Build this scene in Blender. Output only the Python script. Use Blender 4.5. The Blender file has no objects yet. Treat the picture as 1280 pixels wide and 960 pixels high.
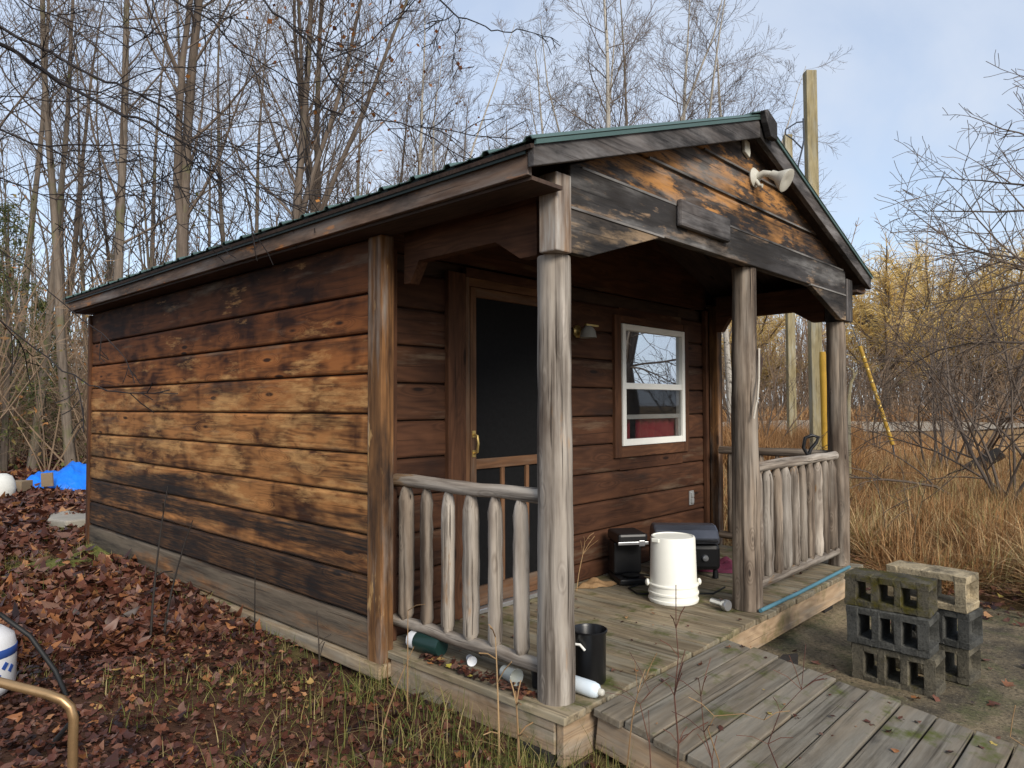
import bpy, math, random
import numpy as np
from mathutils import Vector, Matrix
PI = math.pi
rng = random.Random(7)
npr = np.random.default_rng(11)
sc = bpy.context.scene
COL = sc.collection

# ---------------------------------------------------------------- camera
CAM = np.array([-2.3303, -1.9298, 1.2246])
YAW, PIT, ROL, F = .8192, .0298, -.0034, 893.37
fw = np.array([math.sin(YAW)*math.cos(PIT), math.cos(YAW)*math.cos(PIT), math.sin(PIT)])
r_ = np.array([math.cos(YAW), -math.sin(YAW), 0.]); u_ = np.cross(r_, fw)
RR = r_*math.cos(ROL)+u_*math.sin(ROL); UU = -r_*math.sin(ROL)+u_*math.cos(ROL)
cd = bpy.data.cameras.new('camera'); cam = bpy.data.objects.new('camera', cd); COL.objects.link(cam)
cd.sensor_width = 36; cd.lens = F/1280*36; cd.clip_end = 2000; cd.clip_start = .05
m = Matrix(((RR[0], UU[0], -fw[0], CAM[0]), (RR[1], UU[1], -fw[1], CAM[1]), (RR[2], UU[2], -fw[2], CAM[2]), (0, 0, 0, 1)))
cam.matrix_world = m
sc.camera = cam
def bear(px, d):                      # ground position seen at a bearing, d metres away
    v = fw+RR*(px-640)/F; v[2] = 0; v /= np.linalg.norm(v); p = CAM+v*d
    return p[0], p[1]
def at(px, py, d):                    # point at depth d along the optical axis
    return CAM+(fw+RR*(px-640)/F-UU*(py-480)/F)*d

# ---------------------------------------------------------------- cabin numbers (metres)
W, XM, D, Y1 = 3.394, 1.806, 1.09, 5.42
FW = 1.15                              # face of the front wall
XL, XR = -.16, W+.16
SZ = .207; Z0 = .1495
RX, RZ, SL = W/2, 2.905, .340          # ridge
def roof_z(x): return RZ-SL*abs(x-RX)

# ---------------------------------------------------------------- mesh builder
class MB:
    def __init__(s): s.v = []; s.f = []; s.r = []; s.w = []
    def add(s, vs, fs, rnd=None, w=None):
        b = len(s.v); s.v += [tuple(p) for p in vs]
        s.w += [tuple(p) for p in (w if w is not None else vs)]
        s.f += [tuple(i+b for i in f) for f in fs]
        s.r += [rng.random() if rnd is None else rnd]*len(fs)
    def beam(s, p, q, wd, ht, up=(0, 0, 1), rnd=None):
        p = Vector(p); q = Vector(q); a = (q-p); L = a.length; a.normalize()
        side = a.cross(Vector(up)); side.normalize(); u = side.cross(a)
        rnd = rng.random() if rnd is None else rnd
        o = rnd*173.3
        vs = []; ws = []
        for t, e in ((0, p), (L, q)):
            for i, j in ((-1, -1), (1, -1), (1, 1), (-1, 1)):
                vs.append(e+side*(i*wd/2)+u*(j*ht/2)); ws.append((t+o, i*wd/2+o*.37, j*ht/2+o*.7))
        s.add(vs, [(0, 1, 2, 3)[::-1], (4, 5, 6, 7)[::-1][::-1], (0, 4, 5, 1)[::-1], (1, 5, 6, 2)[::-1], (2, 6, 7, 3)[::-1], (3, 7, 4, 0)[::-1]][0:0] or
              [(0, 1, 2, 3), (7, 6, 5, 4), (0, 4, 5, 1), (1, 5, 6, 2), (2, 6, 7, 3), (3, 7, 4, 0)], rnd, ws)
    def box(s, x0, x1, y0, y1, z0, z1, ax='x', rnd=None):
        c = ((x0+x1)/2, (y0+y1)/2, (z0+z1)/2)
        if ax == 'x': s.beam((x0, c[1], c[2]), (x1, c[1], c[2]), y1-y0, z1-z0, (0, 0, 1), rnd)
        elif ax == 'y': s.beam((c[0], y0, c[2]), (c[0], y1, c[2]), x1-x0, z1-z0, (0, 0, 1), rnd)
        else: s.beam((c[0], c[1], z0), (c[0], c[1], z1), y1-y0, x1-x0, (1, 0, 0), rnd)
    def prism(s, poly, axis, a0, a1, rnd=None, grain=None):
        # poly: 2D points in the other two axes (order x,y,z without axis)
        rnd = rng.random() if rnd is None else rnd
        o = rnd*173.3; n = len(poly); vs = []; ws = []
        for a in (a0, a1):
            for (p, q) in poly:
                if axis == 'x': v = (a, p, q)
                elif axis == 'y': v = (p, a, q)
                else: v = (p, q, a)
                vs.append(v)
                g = grain or axis
                w = {'x': v, 'y': (v[1], v[0], v[2]), 'z': (v[2], v[0], v[1])}[g]
                ws.append((w[0]+o, w[1]+o*.37, w[2]+o*.7))
        fs = [tuple(range(n)), tuple(range(2*n-1, n-1, -1))]+[(i, i+n, (i+1) % n+n, (i+1) % n) for i in range(n)]
        s.add(vs, fs, rnd, ws)
    def tube(s, pts, rad, n=8, cap=True, rnd=None, wob=0, bv=None):
        rnd = rng.random() if rnd is None else rnd
        o = rnd*173.3
        P = [Vector(p) for p in pts]; k = len(P)
        if not hasattr(rad, '__len__'): rad = [rad]*k
        vs = []; ws = []; L = 0; ref = None
        for i in range(k):
            t = (P[min(i+1, k-1)]-P[max(i-1, 0)])
            if t.length < 1e-9: t = Vector((0, 0, 1))
            t.normalize()
            if ref is None:
                ref = Vector((1, 0, 0)) if abs(t.x) < .8 else Vector((0, 1, 0))
            a = ref-t*ref.dot(t)
            if a.length < 1e-4: a = t.orthogonal()
            a.normalize(); b = t.cross(a); ref = a
            if i: L += (P[i]-P[i-1]).length
            for j in range(n):
                th = 2*PI*j/n; rr = rad[i]*(1+(rng.uniform(-wob, wob) if wob else 0))
                vs.append(P[i]+a*(math.cos(th)*rr)+b*(math.sin(th)*rr))
                ws.append((L+o, math.cos(th)*rad[i]+o*.37, math.sin(th)*rad[i]+o*.7))
        fs = [(i*n+j, i*n+(j+1) % n, (i+1)*n+(j+1) % n, (i+1)*n+j) for i in range(k-1) for j in range(n)]
        if cap and n > 3: fs += [tuple(range(n-1, -1, -1)), tuple(range((k-1)*n, k*n))]
        s.add(vs, fs, rnd, ws)
    def lathe(s, prof, c=(0, 0, 0), n=24, axis=(0, 0, 1), rnd=None):
        ax = Vector(axis).normalized(); a = ax.orthogonal().normalized(); b = ax.cross(a); c = Vector(c); vs = []
        for r, h in prof:
            for j in range(n):
                th = 2*PI*j/n; vs.append(c+ax*h+a*(r*math.cos(th))+b*(r*math.sin(th)))
        k = len(prof)
        fs = [(i*n+j, i*n+(j+1) % n, (i+1)*n+(j+1) % n, (i+1)*n+j) for i in range(k-1) for j in range(n)]
        if prof[0][0] > 1e-5: fs.append(tuple(range(n-1, -1, -1)))
        if prof[-1][0] > 1e-5: fs.append(tuple(range((k-1)*n, k*n)))
        s.add(vs, fs, rnd)
    def build(s, name, mat, parent=None, smooth=False, bevel=0, loc=None):
        me = bpy.data.meshes.new(name); me.from_pydata(s.v, [], s.f)
        at_ = me.attributes.new('rnd', 'FLOAT', 'FACE'); at_.data.foreach_set('value', np.array(s.r, 'f'))
        aw = me.attributes.new('wuv', 'FLOAT_VECTOR', 'POINT'); aw.data.foreach_set('vector', np.array(s.w, 'f').ravel())
        me.materials.append(mat)
        import bmesh
        bm = bmesh.new(); bm.from_mesh(me); bmesh.ops.recalc_face_normals(bm, faces=bm.faces); bm.to_mesh(me); bm.free()
        if smooth: me.polygons.foreach_set('use_smooth', [True]*len(me.polygons)); me.set_sharp_from_angle(angle=math.radians(50))
        o = bpy.data.objects.new(name, me); COL.objects.link(o)
        if parent: o.parent = parent; o.location = -Vector(world_loc(parent))
        if bevel:
            md = o.modifiers.new('bevel', 'BEVEL'); md.width = bevel; md.segments = 2; md.limit_method = 'ANGLE'; md.angle_limit = math.radians(40)
        return o
def world_loc(o):
    v = Vector((0, 0, 0))
    while o: v = v+o.location; o = o.parent
    return v
def tag(o, label=None, cat=None, group=None, kind=None):
    if label: o['label'] = label
    if cat: o['category'] = cat
    if group: o['group'] = group
    if kind: o['kind'] = kind
    return o
def thing(name, label, cat, loc=(0, 0, 0), group=None):
    o = bpy.data.objects.new(name, None); COL.objects.link(o); o.location = loc; o.empty_display_size = .1
    return tag(o, label, cat, group)
def big_mesh(name, V, Fc, mat, rnd=None, kind=None, label=None, cat=None, smooth=False, nv=None):
    """fast mesh from numpy: V (n,3); Fc list of (m,k) arrays"""
    me = bpy.data.meshes.new(name)
    loops = np.concatenate([f.ravel() for f in Fc]); tot = np.concatenate([np.full(len(f), f.shape[1]) for f in Fc])
    me.vertices.add(len(V)); me.vertices.foreach_set('co', V.astype('f').ravel())
    me.loops.add(len(loops)); me.loops.foreach_set('vertex_index', loops.astype('i'))
    me.polygons.add(len(tot)); st = np.concatenate([[0], np.cumsum(tot)[:-1]]); me.polygons.foreach_set('loop_start', st.astype('i'))
    me.update(calc_edges=True)
    if rnd is not None:
        a = me.attributes.new('rnd', 'FLOAT', 'POINT'); a.data.foreach_set('value', rnd.astype('f'))
    if smooth: me.polygons.foreach_set('use_smooth', [True]*len(tot))
    me.materials.append(mat)
    o = bpy.data.objects.new(name, me); COL.objects.link(o)
    return tag(o, label, cat, None, kind)

# ---------------------------------------------------------------- materials
class G:
    def __init__(s, name):
        s.m = bpy.data.materials.new(name); s.m.use_nodes = True; s.t = s.m.node_tree; s.t.nodes.clear()
        s.out = s.t.nodes.new('ShaderNodeOutputMaterial')
    def n(s, typ, ins=None, **props):
        nd = s.t.nodes.new(typ)
        for k, v in props.items(): setattr(nd, k, v)
        for k, v in (ins or {}).items():
            sk = nd.inputs[k]
            if isinstance(v, bpy.types.NodeSocket): s.t.links.new(v, sk)
            else:
                if sk.type == 'RGBA' and len(v) == 3: v = (*v, 1)
                sk.default_value = v
        return nd
    def math(s, op, a, b=0., c=0., clamp=False):
        nd = s.n('ShaderNodeMath', {0: a, 1: b, 2: c}, operation=op); nd.use_clamp = clamp; return nd.outputs[0]
    def mix(s, f, a, b, bt='MIX'):
        nd = s.n('ShaderNodeMix', data_type='RGBA', blend_type=bt); nd.clamp_factor = True
        for i, v in ((0, f), (6, a), (7, b)):
            sk = nd.inputs[i]
            if isinstance(v, bpy.types.NodeSocket): s.t.links.new(v, sk)
            else: sk.default_value = (*v, 1) if (i and len(v) == 3) else v
        return nd.outputs[2]
    def ramp(s, f, stops, interp='LINEAR'):
        nd = s.n('ShaderNodeValToRGB', {0: f}); cr = nd.color_ramp; cr.interpolation = interp
        while len(cr.elements) > 1: cr.elements.remove(cr.elements[-1])
        for i, (p, c) in enumerate(stops):
            e = cr.elements[0] if i == 0 else cr.elements.new(p)
            e.position = p
            if not hasattr(c, '__len__'): c = (c, c, c)
            e.color = (*c, 1)
        return nd.outputs[0]
    def attr(s, name): return s.n('ShaderNodeAttribute', attribute_name=name)
    def map(s, v, sca, loc=(0, 0, 0)): return s.n('ShaderNodeMapping', {0: v, 1: loc, 3: sca}).outputs[0]
    def noise(s, v, sc_, det=3, ro=.55, dist=0): return s.n('ShaderNodeTexNoise', {'Vector': v, 'Scale': sc_, 'Detail': det, 'Roughness': ro, 'Distortion': dist}).outputs[0]
    def pos(s): return s.n('ShaderNodeNewGeometry').outputs['Position']
    def bsdf(s, col, rough=.8, metal=0, bump=None, bs=.3, bd=.005, spec=.3, **k):
        b = s.n('ShaderNodeBsdfPrincipled', {'Base Color': col, 'Roughness': rough, 'Metallic': metal, 'Specular IOR Level': spec, **k})
        if bump is not None:
            bp = s.n('ShaderNodeBump', {'Height': bump, 'Strength': bs, 'Distance': bd}); s.t.links.new(bp.outputs[0], b.inputs['Normal'])
        s.t.links.new(b.outputs[0], s.out.inputs[0]); return s.m
    def mask(s, n, amt, soft=.12, gain=2.2):
        c = s.math('MULTIPLY_ADD', n, gain, .5-.5*gain)
        t = s.math('SUBTRACT', 1., amt) if isinstance(amt, bpy.types.NodeSocket) else 1-amt
        return s.math('ADD', s.math('DIVIDE', s.math('SUBTRACT', c, t), soft), .5, clamp=True)

def wood(name, dark, light, grey=None, ga=.0, black=None, ba=.0, peel=None, pa=.0, ring=12, knots=1., tone=.35, rough=.8, zfun=None, bs=.35, moss=0, fine_amt=.45, bcol=(.012, .011, .011), streak=.12, chat=0, con=2.2, psoft=.16, halo=0, bk=(1.1, 3.6, 3.6), crack=.55, ks=(1.7, 6.5, 6.5)):
    g = G(name); u = g.attr('wuv').outputs['Vector']; rnd = g.attr('rnd').outputs['Fac']
    n1 = g.noise(g.map(u, (.9, 6, 6)), 1, 2.5, .5)
    vor = g.n('ShaderNodeTexVoronoi', {'Vector': g.map(u, ks), 'Scale': 1., 'Randomness': 1.}).outputs['Distance']
    kn = g.ramp(vor, [(0, 1), (.10, .75), (.32, 0)], 'EASE')
    t = g.math('ADD', g.math('MULTIPLY', n1, ring), g.math('MULTIPLY', kn, 2.6*knots))
    rings = g.math('MULTIPLY_ADD', g.math('SINE', g.math('MULTIPLY', t, 6.283)), .5, .5)
    fine = g.noise(g.map(u, (5, 110, 110)), 1, 4, .6)
    fine2 = g.noise(g.map(u, (2.2, 26, 26)), 1, 4, .65)
    blot = g.noise(g.map(u, (1.6, 4, 4), (3, 7, 1)), 1, 4, .6)
    ringv = g.math('MULTIPLY', rings, g.math('MULTIPLY_ADD', blot, .9, -.22, clamp=True))
    f = g.math('ADD', g.math('MULTIPLY', ringv, .55), g.math('ADD', g.math('MULTIPLY', fine2, fine_amt), g.math('MULTIPLY', blot, .6)))
    if chat:
        ch = g.noise(g.map(u, (3.6, 3.0, 3.0), (7, 7, 2)), 1, 3, .5, .9)
        f = g.math('ADD', f, g.math('MULTIPLY_ADD', ch, chat, -.5*chat))
    f = g.math('MULTIPLY_ADD', f, con, .5-.555*con, clamp=True)
    col = g.mix(f, dark, light)
    col = g.mix(g.math('MULTIPLY', g.ramp(vor, [(0, 1), (.06, .95), (.10, 0)]), .9*min(knots, 1)), col, tuple(c*.35 for c in dark))
    if halo: col = g.mix(g.math('MULTIPLY', g.ramp(vor, [(.07, 0), (.11, halo), (.26, 0)]), fine2), col, tuple(min(1, c*1.5) for c in light))
    z = None
    if zfun:
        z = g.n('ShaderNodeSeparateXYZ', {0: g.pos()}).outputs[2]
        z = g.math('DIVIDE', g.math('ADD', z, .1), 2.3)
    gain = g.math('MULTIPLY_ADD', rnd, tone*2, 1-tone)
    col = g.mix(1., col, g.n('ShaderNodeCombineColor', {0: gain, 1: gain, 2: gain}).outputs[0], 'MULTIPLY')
    if zfun and 'stain_shade' in zfun: col = g.mix(1., col, g.ramp(z, zfun['stain_shade']), 'MULTIPLY')
    if peel is not None:
        pn = g.math('ADD', g.math('MULTIPLY', g.noise(g.map(u, (1.9, 6, 6), (9, 2, 5)), 1, 4, .6), .62), g.math('MULTIPLY', g.noise(g.map(u, (7, 34, 34), (2, 2, 5)), 1, 5, .7), .38))
        a = g.ramp(z, zfun['peel']) if zfun and 'peel' in zfun else pa
        col = g.mix(g.mask(pn, a, psoft, 3.2), col, g.mix(fine2, tuple(c*.6 for c in peel), tuple(c*1.25 for c in peel)))
    if grey is not None:
        gn = g.noise(g.map(u, (1.1, 8, 8), (2, 5, 9)), 1, 5, .65)
        a = g.ramp(z, zfun['grey']) if zfun and 'grey' in zfun else ga
        gm = g.mask(gn, a, .5)
        gc = g.mix(g.math('MULTIPLY_ADD', fine2, 1.6, -.3, clamp=True), tuple(c*.45 for c in grey), tuple(c*1.25 for c in grey))
        col = g.mix(gm, col, gc)
    if black is not None or ba or (zfun and 'black' in zfun):
        bn = g.math('ADD', g.math('MULTIPLY', g.noise(g.map(u, bk, (5, 1, 3)), 1, 6, .64), .78), g.math('MULTIPLY', fine2, .22))
        a = g.ramp(z, zfun['black']) if zfun and 'black' in zfun else ba
        bm_ = g.math('MULTIPLY', g.mask(bn, a, .3), g.math('MULTIPLY_ADD', fine, -.7, 1.25, clamp=True))
        col = g.mix(bm_, col, bcol)
    if moss:
        mn = g.noise(g.pos(), 5, 6, .65)
        nz = g.n('ShaderNodeSeparateXYZ', {0: g.n('ShaderNodeNewGeometry').outputs['Normal']}).outputs[2]
        mm = g.math('MULTIPLY', g.mask(mn, moss, .3), g.math('MULTIPLY_ADD', nz, .6, .5, clamp=True))
        col = g.mix(mm, col, (.075, .085, .018))
    if streak:
        sn = g.noise(g.map(u, (.9, 24, 24), (6, 3, 3)), 1, 5, .62)
        col = g.mix(g.math('MULTIPLY', g.mask(sn, streak, .35), .8), col, tuple(c*.42 for c in dark))
    # thin drying cracks along the grain
    cr = g.ramp(g.noise(g.map(u, (1.4, 70, 70), (1, 8, 4)), 1, 3, .5), [(.3, 0), (.36, 1)])
    col = g.mix(g.math('MULTIPLY_ADD', cr, -crack, crack), col, tuple(c*.3 for c in dark))
    h = g.math('ADD', g.math('MULTIPLY', fine, .7), g.math('ADD', g.math('MULTIPLY', rings, .25), cr))
    return g.bsdf(col, rough, bump=h, bs=bs, bd=.004, spec=.25)
def plain(name, col, rough=.5, metal=0, var=.12, sc_=6, bump=0, spec=.4, **k):
    g = G(name); p = g.n('ShaderNodeTexCoord').outputs['Object']
    n = g.noise(p, sc_, 5, .65); n2 = g.noise(p, sc_*9, 3, .6)
    f = g.math('ADD', g.math('MULTIPLY', n, .7), g.math('MULTIPLY', n2, .3))
    c = g.mix(f, tuple(max(0, x*(1-2*var)) for x in col), tuple(min(1, x*(1+2*var)) for x in col))
    return g.bsdf(c, rough, metal, bump=n2 if bump else None, bs=bump, bd=.004, spec=spec, **k)
def leafmat(name, stops, rough=.75, trans=.0):
    g = G(name); r = g.attr('rnd').outputs['Fac']
    c = g.ramp(r, stops); n = g.noise(g.pos(), 60, 2)
    c = g.mix(g.math('MULTIPLY_ADD', n, .8, -.1, clamp=True), c, g.mix(.5, c, (0, 0, 0)))
    return g.bsdf(c, rough, spec=.25)

M = {}
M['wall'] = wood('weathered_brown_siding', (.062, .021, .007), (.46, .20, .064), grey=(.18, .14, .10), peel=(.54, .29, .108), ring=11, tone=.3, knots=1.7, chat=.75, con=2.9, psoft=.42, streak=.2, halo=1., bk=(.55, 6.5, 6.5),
    zfun={'stain_shade': [(0, (1., 1., 1.)), (.5, (1, 1, 1)), (.68, (.66, .54, .46)), (.80, (.27, .20, .17)), (.98, (.15, .12, .11))],  # upper rows: intact dark stain, with eave shade put into the colour
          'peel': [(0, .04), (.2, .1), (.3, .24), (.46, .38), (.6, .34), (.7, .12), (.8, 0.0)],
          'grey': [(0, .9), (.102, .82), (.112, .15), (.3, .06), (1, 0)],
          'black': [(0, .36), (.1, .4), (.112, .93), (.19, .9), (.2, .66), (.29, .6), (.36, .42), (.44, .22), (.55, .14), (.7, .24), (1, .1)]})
M['porch'] = wood('dark_stained_porch_siding', (.024, .009, .005), (.10, .042, .02), grey=(.2, .15, .1), ga=.06, ba=.2, tone=.25, ring=9)
M['gable'] = wood('blackened_gable_boards', (.03, .022, .018), (.085, .06, .046), grey=(.22, .21, .20), ga=.24, peel=(.46, .22, .07), pa=.50, ba=.5, streak=.3, tone=.25, bcol=(.012, .012, .014))
M['header'] = wood('black_weathered_beam', (.02, .019, .02), (.07, .064, .062), grey=(.3, .29, .28), ga=.22, peel=(.36, .24, .15), pa=.3, ba=.42, tone=.15, bcol=(.018, .015, .013), streak=.2)
M['cap'] = wood('grey_orange_post_cap', (.08, .04, .02), (.3, .17, .08), grey=(.42, .4, .37), ga=.52, ba=.2, tone=.1, streak=.25)
M['bracket'] = wood('scraped_black_bracket', (.03, .025, .022), (.11, .09, .075), grey=(.3, .28, .26), ga=.26, peel=(.3, .21, .13), pa=.3, ba=.5, tone=.1)
M['rake'] = wood('dark_grey_trim_board', (.04, .034, .033), (.15, .13, .12), grey=(.25, .24, .24), ga=.38, ba=.52, streak=.25, tone=.15)
M['fascia'] = wood('fascia_board', (.07, .045, .035), (.2, .13, .09), grey=(.24, .21, .19), ga=.35, peel=(.45, .19, .06), pa=.26, ba=.35, tone=.1)
M['log'] = wood('silver_grey_log', (.105, .075, .055), (.40, .345, .285), grey=(.42, .375, .325), ga=.38, crack=.9, ks=(3.6, 11, 11), ba=.12, peel=(.36, .21, .10), pa=.14, ring=5, tone=.25, knots=.8, bs=.7, streak=.38, con=2.8)
M['logd'] = wood('brown_grey_log', (.062, .042, .030), (.26, .205, .155), grey=(.34, .295, .245), ga=.3, crack=.9, ks=(3.6, 11, 11), ba=.2, streak=.42, con=2.7, ring=5, tone=.2, bs=.6)
M['post'] = wood('orange_stained_corner_post', (.05, .022, .010), (.25, .12, .045), grey=(.30, .27, .24), ga=.28, ba=.36, ring=6, streak=.3, con=2.6, peel=(.5, .3, .12), pa=.2, tone=.1)
M['trim'] = wood('brown_interior_trim', (.032, .013, .007), (.115, .05, .024), ba=.1, tone=.15)
M['door'] = wood('varnished_screen_door_wood', (.06, .028, .014), (.17, .085, .042), grey=(.14, .11, .085), ga=.25, tone=.1)
M['deck'] = wood('green_grey_deck_board', (.09, .066, .040), (.315, .25, .16), grey=(.29, .265, .20), ga=.35, ba=.17, tone=.2, moss=.27, streak=.22, ring=8, knots=.5)
M['rimb'] = wood('tan_rim_board', (.18, .115, .065), (.46, .33, .21), grey=(.36, .32, .26), ga=.3, ba=.1, tone=.1, moss=.3, knots=.7)
M['ramp'] = wood('grey_ramp_plank', (.07, .055, .038), (.22, .18, .13), grey=(.21, .19, .155), ga=.5, ba=.2, tone=.2, moss=.24, streak=.2, ring=8, knots=.4)
M['sill'] = wood('skid_timber', (.14, .095, .055), (.38, .28, .17), grey=(.33, .29, .23), ga=.35, ba=.1, tone=.1, moss=.25)
M['pole'] = wood('treated_pole_wood', (.2, .16, .08), (.42, .35, .2), grey=(.42, .4, .32), ga=.3, ba=.04, tone=.05)
M['edge'] = wood('grey_weathered_lit_edge', (.1, .09, .085), (.2, .185, .17), grey=(.27, .26, .25), ga=.45, ba=.42, tone=.1)  # weathered grey, lightened for the light that board chamfers catch
M['dark'] = wood('soffit_board', (.03, .02, .016), (.085, .055, .042), ba=.15, tone=.2)
M['roof'] = plain('green_metal_roof', (.07, .12, .108), .4, .2, .15, 3, .05)
M['roofedge'] = plain('dark_green_drip_edge', (.008, .017, .015), .6, .2, .2, 3)
M['white'] = plain('white_vinyl', (.78, .77, .72), .45, 0, .05, 4)
M['bucket'] = plain('white_plastic', (.88, .87, .79), .55, 0, .05, 3)
M['black'] = plain('black_plastic', (.012, .012, .013), .4, 0, .2, 5)
M['blackm'] = plain('black_enamel', (.01, .01, .011), .3, 0, .3, 8)
M['silver'] = plain('brushed_silver', (.55, .56, .58), .3, .8, .08, 6)
M['lid'] = plain('blue_grey_grill_lid', (.14, .15, .18), .35, .5, .12, 6)
M['brass'] = plain('aged_brass', (.5, .36, .13), .35, .7, .15, 9)
M['cream'] = plain('cream_painted_metal', (.52, .50, .43), .55, 0, .12, 20)
M['screen'] = plain('dark_insect_screen', (.008, .008, .0085), .75, 0, .4, 40, spec=.1)
M['shade'] = plain('frosted_lamp_glass', (.3, .29, .26), .3, 0, .1, 9)
M['red'] = plain('red_curtain_cloth', (.40, .025, .045), .8, 0, .25, 14)
M['outlet'] = plain('grey_metal_cover', (.42, .43, .43), .4, .5, .1, 8)
M['bluepipe'] = plain('blue_plastic_pipe', (.07, .18, .23), .5, 0, .15, 6)
M['string'] = plain('pale_string', (.5, .45, .38), .8, 0, .1, 30)
M['magenta'] = plain('magenta_cloth', (.2, .04, .08), .85, 0, .35, 14, .3)
M['green_can'] = plain('dark_green_can', (.01, .03, .026), .3, 0, .2, 6)
M['foam'] = plain('pale_blue_white_bottle', (.66, .74, .8), .4, 0, .05, 9)
M['clear'] = plain('clear_cup_plastic', (.34, .36, .34), .2, 0, .1, 9)
M['yellow'] = plain('yellow_plastic', (.5, .29, .03), .6, 0, .25, 4)
M['bronze'] = plain('bronze_metal_tube', (.38, .24, .12), .35, .7, .2, 14)
M['rubber'] = plain('black_rubber_hose', (.012, .012, .012), .6)
M['cardboard'] = plain('brown_plywood', (.22, .16, .1), .8, 0, .15, 6)
M['tankw'] = plain('white_tank_paint', (.72, .73, .75), .4, 0, .06, 9)
M['tankb'] = plain('blue_label_paint', (.03, .08, .3), .45, 0, .1, 9)
M['wire'] = plain('dark_cable', (.05, .06, .08), .6)
M['dust'] = plain('rough_slab_stone', (.34, .31, .26), .9, 0, .2, 6, .5)
M['bag'] = plain('white_sack', (.62, .62, .58), .7, 0, .15, 7, .3)
M['charred'] = plain('black_rotten_wood', (.02, .017, .015), .95, 0, .5, 8, .8)
def blockmat(name, c1, c2, moss):
    g = G(name); p = g.n('ShaderNodeTexCoord').outputs['Object']
    n = g.noise(p, 9, 6, .7); n2 = g.noise(p, 90, 3, .7)
    c = g.mix(g.math('MULTIPLY_ADD', n, 1.8, -.4, clamp=True), c1, c2)
    c = g.mix(g.ramp(n2, [(.35, .5), (.5, 0)]), c, tuple(x*.3 for x in c1))
    c = g.mix(g.mask(g.noise(p, 5, 6, .7), .3, .5), c, (.018, .018, .016))
    if moss:
        mn = g.noise(p, 11, 5, .7)
        c = g.mix(g.mask(mn, moss, .4), c, g.mix(n2, (.018, .02, .005), (.10, .08, .012)))
    return g.bsdf(c, .92, bump=g.math('ADD', n2, n), bs=.7, bd=.006, spec=.2)
M['blk'] = blockmat('grey_concrete_block', (.03, .031, .030), (.125, .122, .108), 0)
M['blkm'] = blockmat('mossy_concrete_block', (.04, .036, .028), (.15, .132, .095), .42)
M['blkt'] = blockmat('tan_concrete_block', (.33, .26, .16), (.47, .39, .26), 0)
M['blkw'] = blockmat('worn_concrete_block', (.048, .044, .034), (.19, .165, .118), .14)
def tarpmat():
    g = G('blue_tarp'); p = g.n('ShaderNodeTexCoord').outputs['Object']; n = g.noise(p, 9, 4)
    return g.bsdf(g.mix(n, (.004, .12, .62), (.012, .24, .9)), .42, bump=g.noise(p, 14, 4), bs=.6, bd=.03)
M['tarp'] = tarpmat()
def barkmat(name, a, b, band=0, lich=0):
    g = G(name); u = g.attr('wuv').outputs['Vector']
    n = g.noise(g.map(u, (2.5, 26, 26)), 1, 5, .65); n2 = g.noise(g.map(u, (1.2, 2, 2)), 1, 4, .6)
    c = g.mix(g.math('MULTIPLY_ADD', g.math('ADD', g.math('MULTIPLY', n, .6), g.math('MULTIPLY', n2, .4)), 2.2, -.6, clamp=True), a, b)
    if band:
        bn = g.noise(g.map(u, (16, 4, 4)), 1, 4, .7)
        c = g.mix(g.mask(bn, .24, .25), c, (.03, .026, .022))
    if lich: c = g.mix(g.mask(g.noise(g.map(u, (2, 3, 3), (4, 4, 4)), 1, 5), lich, .4), c, (.12, .13, .05))
    return g.bsdf(c, .9, bump=n, bs=.6, bd=.01, spec=.15)
M['bark'] = barkmat('grey_brown_bark', (.05, .039, .031), (.27, .22, .175), 0, .18)
M['barkd'] = barkmat('dark_bark', (.035, .027, .022), (.21, .165, .13), 0, .12)
M['birch'] = barkmat('pale_birch_bark', (.22, .195, .165), (.56, .52, .45), 1)
M['twig'] = barkmat('thin_twig_bark', (.05, .037, .03), (.21, .165, .13))
M['twigb'] = barkmat('black_twig_bark', (.010, .009, .010), (.05, .043, .042))
M['twigt'] = barkmat('tan_twig_bark', (.15, .10, .065), (.42, .30, .20))
M['willow'] = barkmat('golden_willow_twigs', (.48, .33, .10), (.78, .58, .24))
M['needle'] = leafmat('evergreen_needles', [(0, (.035, .05, .016)), (.6, (.08, .10, .03)), (1, (.16, .16, .05))])
M['under'] = leafmat('understory_leaves', [(0, (.07, .08, .025)), (.35, (.14, .14, .04)), (.6, (.22, .12, .05)), (1, (.34, .15, .05))])
M['litter'] = leafmat('brown_leaf_litter', [(0, (.018, .009, .008)), (.22, (.055, .022, .016)), (.42, (.10, .034, .022)), (.6, (.165, .066, .038)), (.74, (.15, .085, .065)), (.86, (.30, .12, .045)), (.95, (.42, .23, .11)), (1, (.42, .36, .06))], .42)
M['oranleaf'] = leafmat('hanging_orange_leaves', [(0, (.22, .07, .02)), (1, (.46, .2, .05))])
M['drygrass'] = leafmat('dry_tan_grass', [(0, (.13, .065, .025)), (.35, (.36, .175, .065)), (.7, (.54, .32, .145)), (.9, (.68, .5, .28)), (1, (.2, .2, .05))], .7)
M['grass'] = leafmat('short_green_grass', [(0, (.045, .065, .014)), (.4, (.12, .135, .03)), (.75, (.25, .21, .065)), (1, (.42, .32, .16))], .7)
M['stalk'] = leafmat('dead_stalk', [(0, (.2, .11, .05)), (1, (.5, .33, .17))])
M['weedr'] = leafmat('reddish_weed', [(0, (.07, .03, .025)), (1, (.16, .075, .05))])
M['stalkd'] = leafmat('black_stalk', [(0, (.02, .016, .013)), (1, (.06, .045, .035))])
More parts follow.
